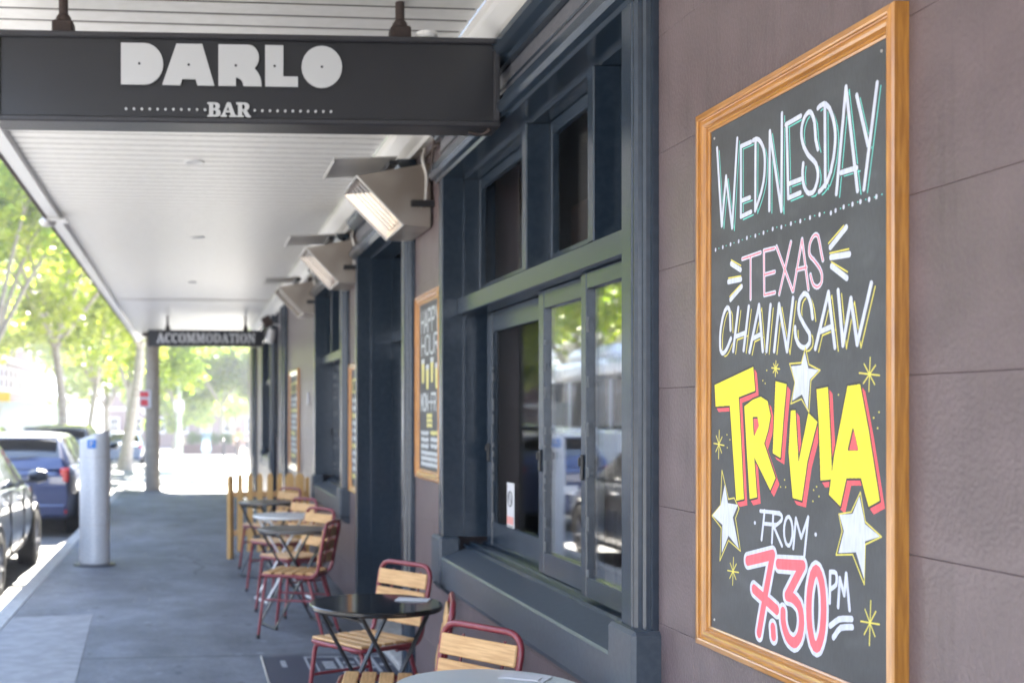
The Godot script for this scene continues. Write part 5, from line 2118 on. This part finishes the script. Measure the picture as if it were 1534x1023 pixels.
func trees() -> void:
	var pale0 := Color(0.26, 0.32, 0.08)
	var pale1 := Color(0.56, 0.57, 0.2)
	tree("leafy green plane tree at the left edge, its branches over the parked cars", -5.3, 34.0, 11.0, 4.6, 3.4, 7000, 0.22, 0.17, Vector2(0.1, 0.2), 3)
	tree("pale barked slender tree left of the timber post, leaning right", -2.3, 47.0, 11.0, 4.2, 4.4, 6000, 0.24, 0.24, Vector2(0.5, 0), 4, pale0, pale1)
	tree("tall plane tree in the kerb bay left of the silver parking meter", -3.6, 38.0, 10.5, 4.0, 3.8, 6000, 0.22, 0.16, Vector2(-0.3, 0), 5, pale0, pale1)
	tree("broad tree across the road behind the white sign", -12.8, 66.0, 12.0, 5.5, 3.6, 6000, 0.3, 0.3, Vector2(0, 0), 6)
	tree("tree across the road near the red car, leaves bright in the window glass", -12.9, 40.0, 10.5, 4.6, 3.2, 6000, 0.26, 0.28, Vector2(0.2, 0), 7)
	tree("second tree across the road beside the bus, filling the window reflection", -12.9, 51.0, 10.5, 4.8, 3.2, 6000, 0.26, 0.28, Vector2(-0.2, 0), 8)
	tree("tree across the road level with the awning, reflected in the near pane", -12.9, 30.0, 9.5, 4.4, 3.0, 5500, 0.26, 0.28, Vector2(0, 0), 9)
	tree("small bright tree over the sunlit corner, below the accommodation sign", 2.2, 88.0, 8.2, 4.0, 3.4, 5000, 0.3, 0.16, Vector2(0, 0), 10, Color(0.13, 0.2, 0.02), Color(0.28, 0.33, 0.04))
	tree("dark leaning tree behind the green street pole", -0.2, 96.0, 10.0, 4.2, 4.2, 5000, 0.32, 0.22, Vector2(-1.0, 0), 11)
	tree("far kerb tree with a dark trunk just left of the timber post", -3.6, 74.0, 11.0, 4.6, 3.8, 5000, 0.3, 0.22, Vector2(0.2, 0), 12)
	tree("distant tree at the bend of the street, behind all the cars", -6.6, 104.0, 13.0, 6.5, 3.5, 6000, 0.4, 0.3, Vector2(0, 0), 13, pale0, pale1)
	tree("distant tree on the right beyond the sunlit corner", 7.2, 112.0, 12.0, 6.0, 3.5, 6000, 0.4, 0.3, Vector2(0, 0), 14)
	tree("low leafy tree far off between the timber post and the green pole", -1.5, 128.0, 9.0, 5.5, 1.8, 6000, 0.4, 0.2, Vector2(0, 0), 16)
	tree("low leafy tree at the end of the street, right of the green pole", 4.5, 134.0, 10.0, 6.0, 1.8, 6000, 0.4, 0.2, Vector2(0, 0), 17)
	tree("kerb tree whose two thin trunks stand behind the parking meter", -4.6, 58.0, 10.5, 4.4, 3.6, 5500, 0.26, 0.18, Vector2(0.4, 0), 15, pale0, pale1)


# ------------------------------------------------------------------ buildings far off
func house(label: String, x0: float, x1: float, s0: float, s1: float, h: float, wall: Material, floors: int, faces: String) -> void:
	var g := ground_y(s0) - 1.0
	var o := thing("terrace_building", label, "building", Vector3((x0 + x1) / 2, g, -(s0 + s1) / 2))
	var st := mb()
	var w := x1 - x0
	var d := s1 - s0
	box(st, Vector3(0, (h + 1.0) / 2, 0), Vector3(w, h + 1.0, d), 0.03)
	obj("wall", st, wall, o)
	st = mb()
	box(st, Vector3(0, h + 1.15, 0), Vector3(w + 0.5, 0.35, d + 0.5), 0.05)
	for f in floors - 1:
		box(st, Vector3(0, 1.0 + h * (f + 1) / floors - 0.15, 0), Vector3(w + 0.2, 0.3, d + 0.2), 0.03)
	obj("cornice", st, M.cornice, o)
	var win := mb()
	box(win, Vector3.ZERO, Vector3(1.15, 1.75, 0.12), 0.01)
	var wm := done(win)
	win = mb()
	box(win, Vector3(0, 0, 0.062), Vector3(0.95, 1.55, 0.02))
	var pm := done(win)
	win = mb()
	box(win, Vector3(0, 0, 0.08), Vector3(1.0, 0.06, 0.03))
	box(win, Vector3(0, -0.95, 0.06), Vector3(1.35, 0.12, 0.22), 0.02)
	var sm := done(win)
	for f in floors:
		for side in faces:
			var span := w if side == "front" else d
			var b := Basis()
			var base := Vector3(0, 0, d / 2)
			var along_ := Vector3.RIGHT
			if side == "e" or side == "w":
				span = d
				var sg := 1.0 if side == "e" else -1.0
				b = Basis(Vector3.UP, sg * PI / 2)
				base = Vector3(sg * w / 2, 0, 0)
				along_ = Vector3.BACK
			else:
				span = w
			var n := int(span / 2.6)
			for i in n:
				var at := base + along_ * ((i + 0.5) / n - 0.5) * span + Vector3(0, 1.0 + h * (f + 0.55) / floors, 0)
				var q := put("window", wm, M.white_metal, o)
				q.transform = Transform3D(b, at)
				put("pane", pm, M.car_glass, q)
				put("sill", sm, M.cornice, q)


func far_buildings() -> void:
	house("cream terrace across the road level with the pub", -27, -15.6, -12, 14, 7.5, M.render_cream, 2, "e")
	house("brown brick flats across the road, behind the bus", -27, -15.6, 16, 40, 9.0, M.dark_brick, 3, "e")
	house("cream rendered house across the road among the trees", -27, -15.6, 42, 62, 8.0, M.render_cream, 2, "e")
	house("purple brown brick building with pale bands at the far left", -24, -14.2, 96, 120, 11.0, M.dark_brick, 3, "es")
	house("pale building on the right beyond the sunlit corner", 6.5, 20, 74, 100, 8.0, M.render_cream, 2, "ws")
	house("low brown building closing the end of the street", -10, 14, 150, 165, 9.0, M.dark_brick, 2, "s")
	# low hedge in front of the far left building
	var hd := thing("hedge", "clipped bright hedge before the brick building far left", "hedge", Vector3(-13.2, ground_y(90.0), -90))
	var st := mb()
	box(st, Vector3(0, 0.35, 0), Vector3(0.5, 0.7, 9.0), 0.05)
	obj("stems", st, M.bark, hd)
	var cl := []
	for i in 12:
		cl.append([Vector3(0, 1.0, -4.4 + i * 0.8), 0.7])
	rng.seed = 77
	crown(hd, "leaves", cl, 4000, 0.16, Color(0.08, 0.16, 0.03), Color(0.18, 0.25, 0.05))


# ------------------------------------------------------------------ people
# bones: [a, b, ra, rb, colour]; one skin round them all by surface nets
func body_mesh(bones: Array, cell: float, blend: float) -> ArrayMesh:
	var lo := Vector3(1e9, 1e9, 1e9)
	var hi := -lo
	for b in bones:
		var r: float = maxf(b[2], b[3]) + cell * 2
		lo = lo.min(b[0] - Vector3.ONE * r).min(b[1] - Vector3.ONE * r)
		hi = hi.max(b[0] + Vector3.ONE * r).max(b[1] + Vector3.ONE * r)
	var n := Vector3i(((hi - lo) / cell).ceil()) + Vector3i.ONE
	var f := PackedFloat32Array()
	f.resize(n.x * n.y * n.z)
	f.fill(1.0)
	for b in bones:
		var r: float = maxf(b[2], b[3]) + blend + cell
		var p0 := Vector3i(((Vector3(b[0]).min(b[1]) - Vector3.ONE * r - lo) / cell).floor()).clamp(Vector3i.ZERO, n - Vector3i.ONE)
		var p1 := Vector3i(((Vector3(b[0]).max(b[1]) + Vector3.ONE * r - lo) / cell).ceil()).clamp(Vector3i.ZERO, n - Vector3i.ONE)
		var a: Vector3 = b[0]
		var ab: Vector3 = b[1] - a
		var l := maxf(ab.length_squared(), 1e-9)
		for z in range(p0.z, p1.z + 1):
			for y in range(p0.y, p1.y + 1):
				for x in range(p0.x, p1.x + 1):
					var p := lo + Vector3(x, y, z) * cell
					var t := clampf((p - a).dot(ab) / l, 0.0, 1.0)
					var d := p.distance_to(a + ab * t) - lerpf(b[2], b[3], t)
					var i := (z * n.y + y) * n.x + x
					var o := f[i]
					var h := maxf(blend - absf(d - o), 0.0) / blend
					f[i] = minf(d, o) - h * h * blend * 0.25
	var vert := {}
	var pos := PackedVector3Array()
	var step := [1, n.x, n.x * n.y]
	for z in n.z - 1:
		for y in n.y - 1:
			for x in n.x - 1:
				var i := (z * n.y + y) * n.x + x
				var inside := 0
				for c in 8:
					if f[i + (c & 1) * step[0] + ((c >> 1) & 1) * step[1] + ((c >> 2) & 1) * step[2]] < 0.0:
						inside += 1
				if inside == 0 or inside == 8:
					continue
				var sum := Vector3.ZERO
				var cnt := 0
				for c in 8:
					for ax in 3:
						if c & (1 << ax):
							continue
						var e := c | (1 << ax)
						var fa := f[i + (c & 1) * step[0] + ((c >> 1) & 1) * step[1] + ((c >> 2) & 1) * step[2]]
						var fb := f[i + (e & 1) * step[0] + ((e >> 1) & 1) * step[1] + ((e >> 2) & 1) * step[2]]
						if (fa < 0.0) != (fb < 0.0):
							var q := Vector3(c & 1, (c >> 1) & 1, (c >> 2) & 1)
							q[ax] += fa / (fa - fb)
							sum += q
							cnt += 1
				vert[i] = pos.size()
				pos.append(lo + (Vector3(x, y, z) + sum / cnt) * cell)
	var st := SurfaceTool.new()
	st.begin(Mesh.PRIMITIVE_TRIANGLES)
	for p in pos:
		var best := 1e9
		var col := Color.WHITE
		for b in bones:
			var ab: Vector3 = b[1] - b[0]
			var t := clampf((p - b[0]).dot(ab) / maxf(ab.length_squared(), 1e-9), 0.0, 1.0)
			var d := p.distance_to(b[0] + ab * t) - lerpf(b[2], b[3], t)
			if d < best:
				best = d
				col = b[4]
		st.set_color(col)
		st.add_vertex(p)
	for i in vert:
		for ax in 3:
			var u: int = step[(ax + 1) % 3]
			var v: int = step[(ax + 2) % 3]
			var fa := f[i]
			var fb := f[i + step[ax]]
			if (fa < 0.0) == (fb < 0.0) or not (vert.has(i - u) and vert.has(i - v) and vert.has(i - u - v)):
				continue
			var q := [vert[i], vert[i - u], vert[i - u - v], vert[i - v]]
			if fa < 0.0:
				q.reverse()
			for k in [0, 1, 2, 0, 2, 3]:
				st.add_index(q[k])
	st.generate_normals()
	return st.commit()


func person(label: String, at: Vector3, yaw: float, top: Color, bottom: Color, hair: Color, skirt: bool, stride: float, scale_: float) -> void:
	var skin := Color(0.42, 0.25, 0.18)
	var shoe := Color(0.03, 0.03, 0.03)
	var o := thing("person", label, "person", at, yaw, "people walking on the far corner")
	var V := func(x: float, y: float, z: float) -> Vector3: return Vector3(x, y, z) * scale_
	var B := []
	# torso and head
	B.append([V.call(-0.07, 0.95, 0), V.call(0.07, 0.95, 0), 0.11, 0.11, bottom])
	B.append([V.call(0, 1.0, 0), V.call(0, 1.2, 0.01), 0.12, 0.115, top])
	B.append([V.call(-0.09, 1.33, 0), V.call(0.09, 1.33, 0), 0.11, 0.11, top])
	B.append([V.call(-0.17, 1.4, -0.01), V.call(0.17, 1.4, -0.01), 0.055, 0.055, top])
	B.append([V.call(0, 1.42, -0.01), V.call(0, 1.54, 0.01), 0.05, 0.048, skin])
	B.append([V.call(0, 1.6, 0.02), V.call(0, 1.66, 0.01), 0.082, 0.09, skin])
	B.append([V.call(0, 1.575, 0.055), V.call(0, 1.6, 0.06), 0.035, 0.04, skin])
	B.append([V.call(0, 1.63, 0.1), V.call(0, 1.615, 0.116), 0.012, 0.014, skin])
	for sx in [-1.0, 1.0]:
		B.append([V.call(sx * 0.09, 1.63, 0.01), V.call(sx * 0.095, 1.615, 0.005), 0.016, 0.012, skin])
		# arm
		var sw: float = -sx * stride * 0.5
		B.append([V.call(sx * 0.2, 1.38, 0), V.call(sx * 0.24, 1.12, sw * 0.4), 0.05, 0.042, top])
		B.append([V.call(sx * 0.24, 1.12, sw * 0.4), V.call(sx * 0.24, 0.88, sw + 0.06), 0.04, 0.03, top])
		B.append([V.call(sx * 0.24, 0.87, sw + 0.065), V.call(sx * 0.235, 0.78, sw + 0.08), 0.03, 0.026, skin])
		for k in 4:
			B.append([V.call(sx * 0.235, 0.78, sw + 0.055 + k * 0.018), V.call(sx * 0.225, 0.7 + absf(k - 1.5) * 0.008, sw + 0.06 + k * 0.017), 0.01, 0.008, skin])
		B.append([V.call(sx * 0.23, 0.84, sw + 0.09), V.call(sx * 0.21, 0.78, sw + 0.125), 0.012, 0.009, skin])
		# leg
		var lz: float = sx * stride * 0.5
		B.append([V.call(sx * 0.09, 0.92, 0), V.call(sx * 0.095, 0.5, lz * 0.55 + 0.03), 0.088, 0.06, bottom])
		B.append([V.call(sx * 0.095, 0.5, lz * 0.55 + 0.03), V.call(sx * 0.095, 0.09, lz), 0.056, 0.038, bottom])
		B.append([V.call(sx * 0.095, 0.045, lz - 0.04), V.call(sx * 0.105, 0.035, lz + 0.16), 0.042, 0.032, shoe])
	if skirt:
		for k in 5:
			var xx := -0.1 + 0.05 * k
			B.append([V.call(xx * 0.8, 0.95, 0), V.call(xx * 1.7, 0.42, stride * (xx * 2.0)), 0.1, 0.1, bottom])
	var m := mat(Color.WHITE, 0.75)
	m.vertex_color_use_as_albedo = true
	put("body", body_mesh(B, 0.016, 0.03), m, o)
	# hair and eyes
	var hm := mat(Color(hair.r, hair.g, hair.b).linear_to_srgb(), 0.6)
	var HB := [[V.call(0, 1.68, -0.005), V.call(0, 1.655, -0.025), 0.094, 0.096, hair], [V.call(0, 1.62, -0.05), V.call(0, 1.46, -0.07), 0.07, 0.05, hair]]
	put("hair", body_mesh(HB, 0.014, 0.03), hm, o)
	var st := mb()
	for sx in [-1.0, 1.0]:
		lathe(st, [Vector2(0, -0.009), Vector2(0.008, -0.004), Vector2(0.008, 0.004), Vector2(0, 0.009)], 8, V.call(sx * 0.033, 1.64, 0.092))
	box(st, V.call(0, 1.58, 0.098), Vector3(0.04, 0.008, 0.01), 0.003)
	obj("face_marks", st, mat(lin(0.08, 0.03, 0.03), 0.5), o)


func people() -> void:
	person("person in light blue with a dark top walking towards us on the sunlit corner", Vector3(1.02, ground_y(74.5) - 0.02, -74.5), 0.1, Color(0.1, 0.16, 0.2), Color(0.32, 0.5, 0.62), Color(0.03, 0.02, 0.015), true, 0.22, 1.0)
	person("person in orange brown near the wall at the far corner", Vector3(2.78, ground_y(71.0) - 0.02, -71.0), 2.6, Color(0.4, 0.2, 0.08), Color(0.12, 0.08, 0.06), Color(0.06, 0.03, 0.015), false, 0.3, 0.97)
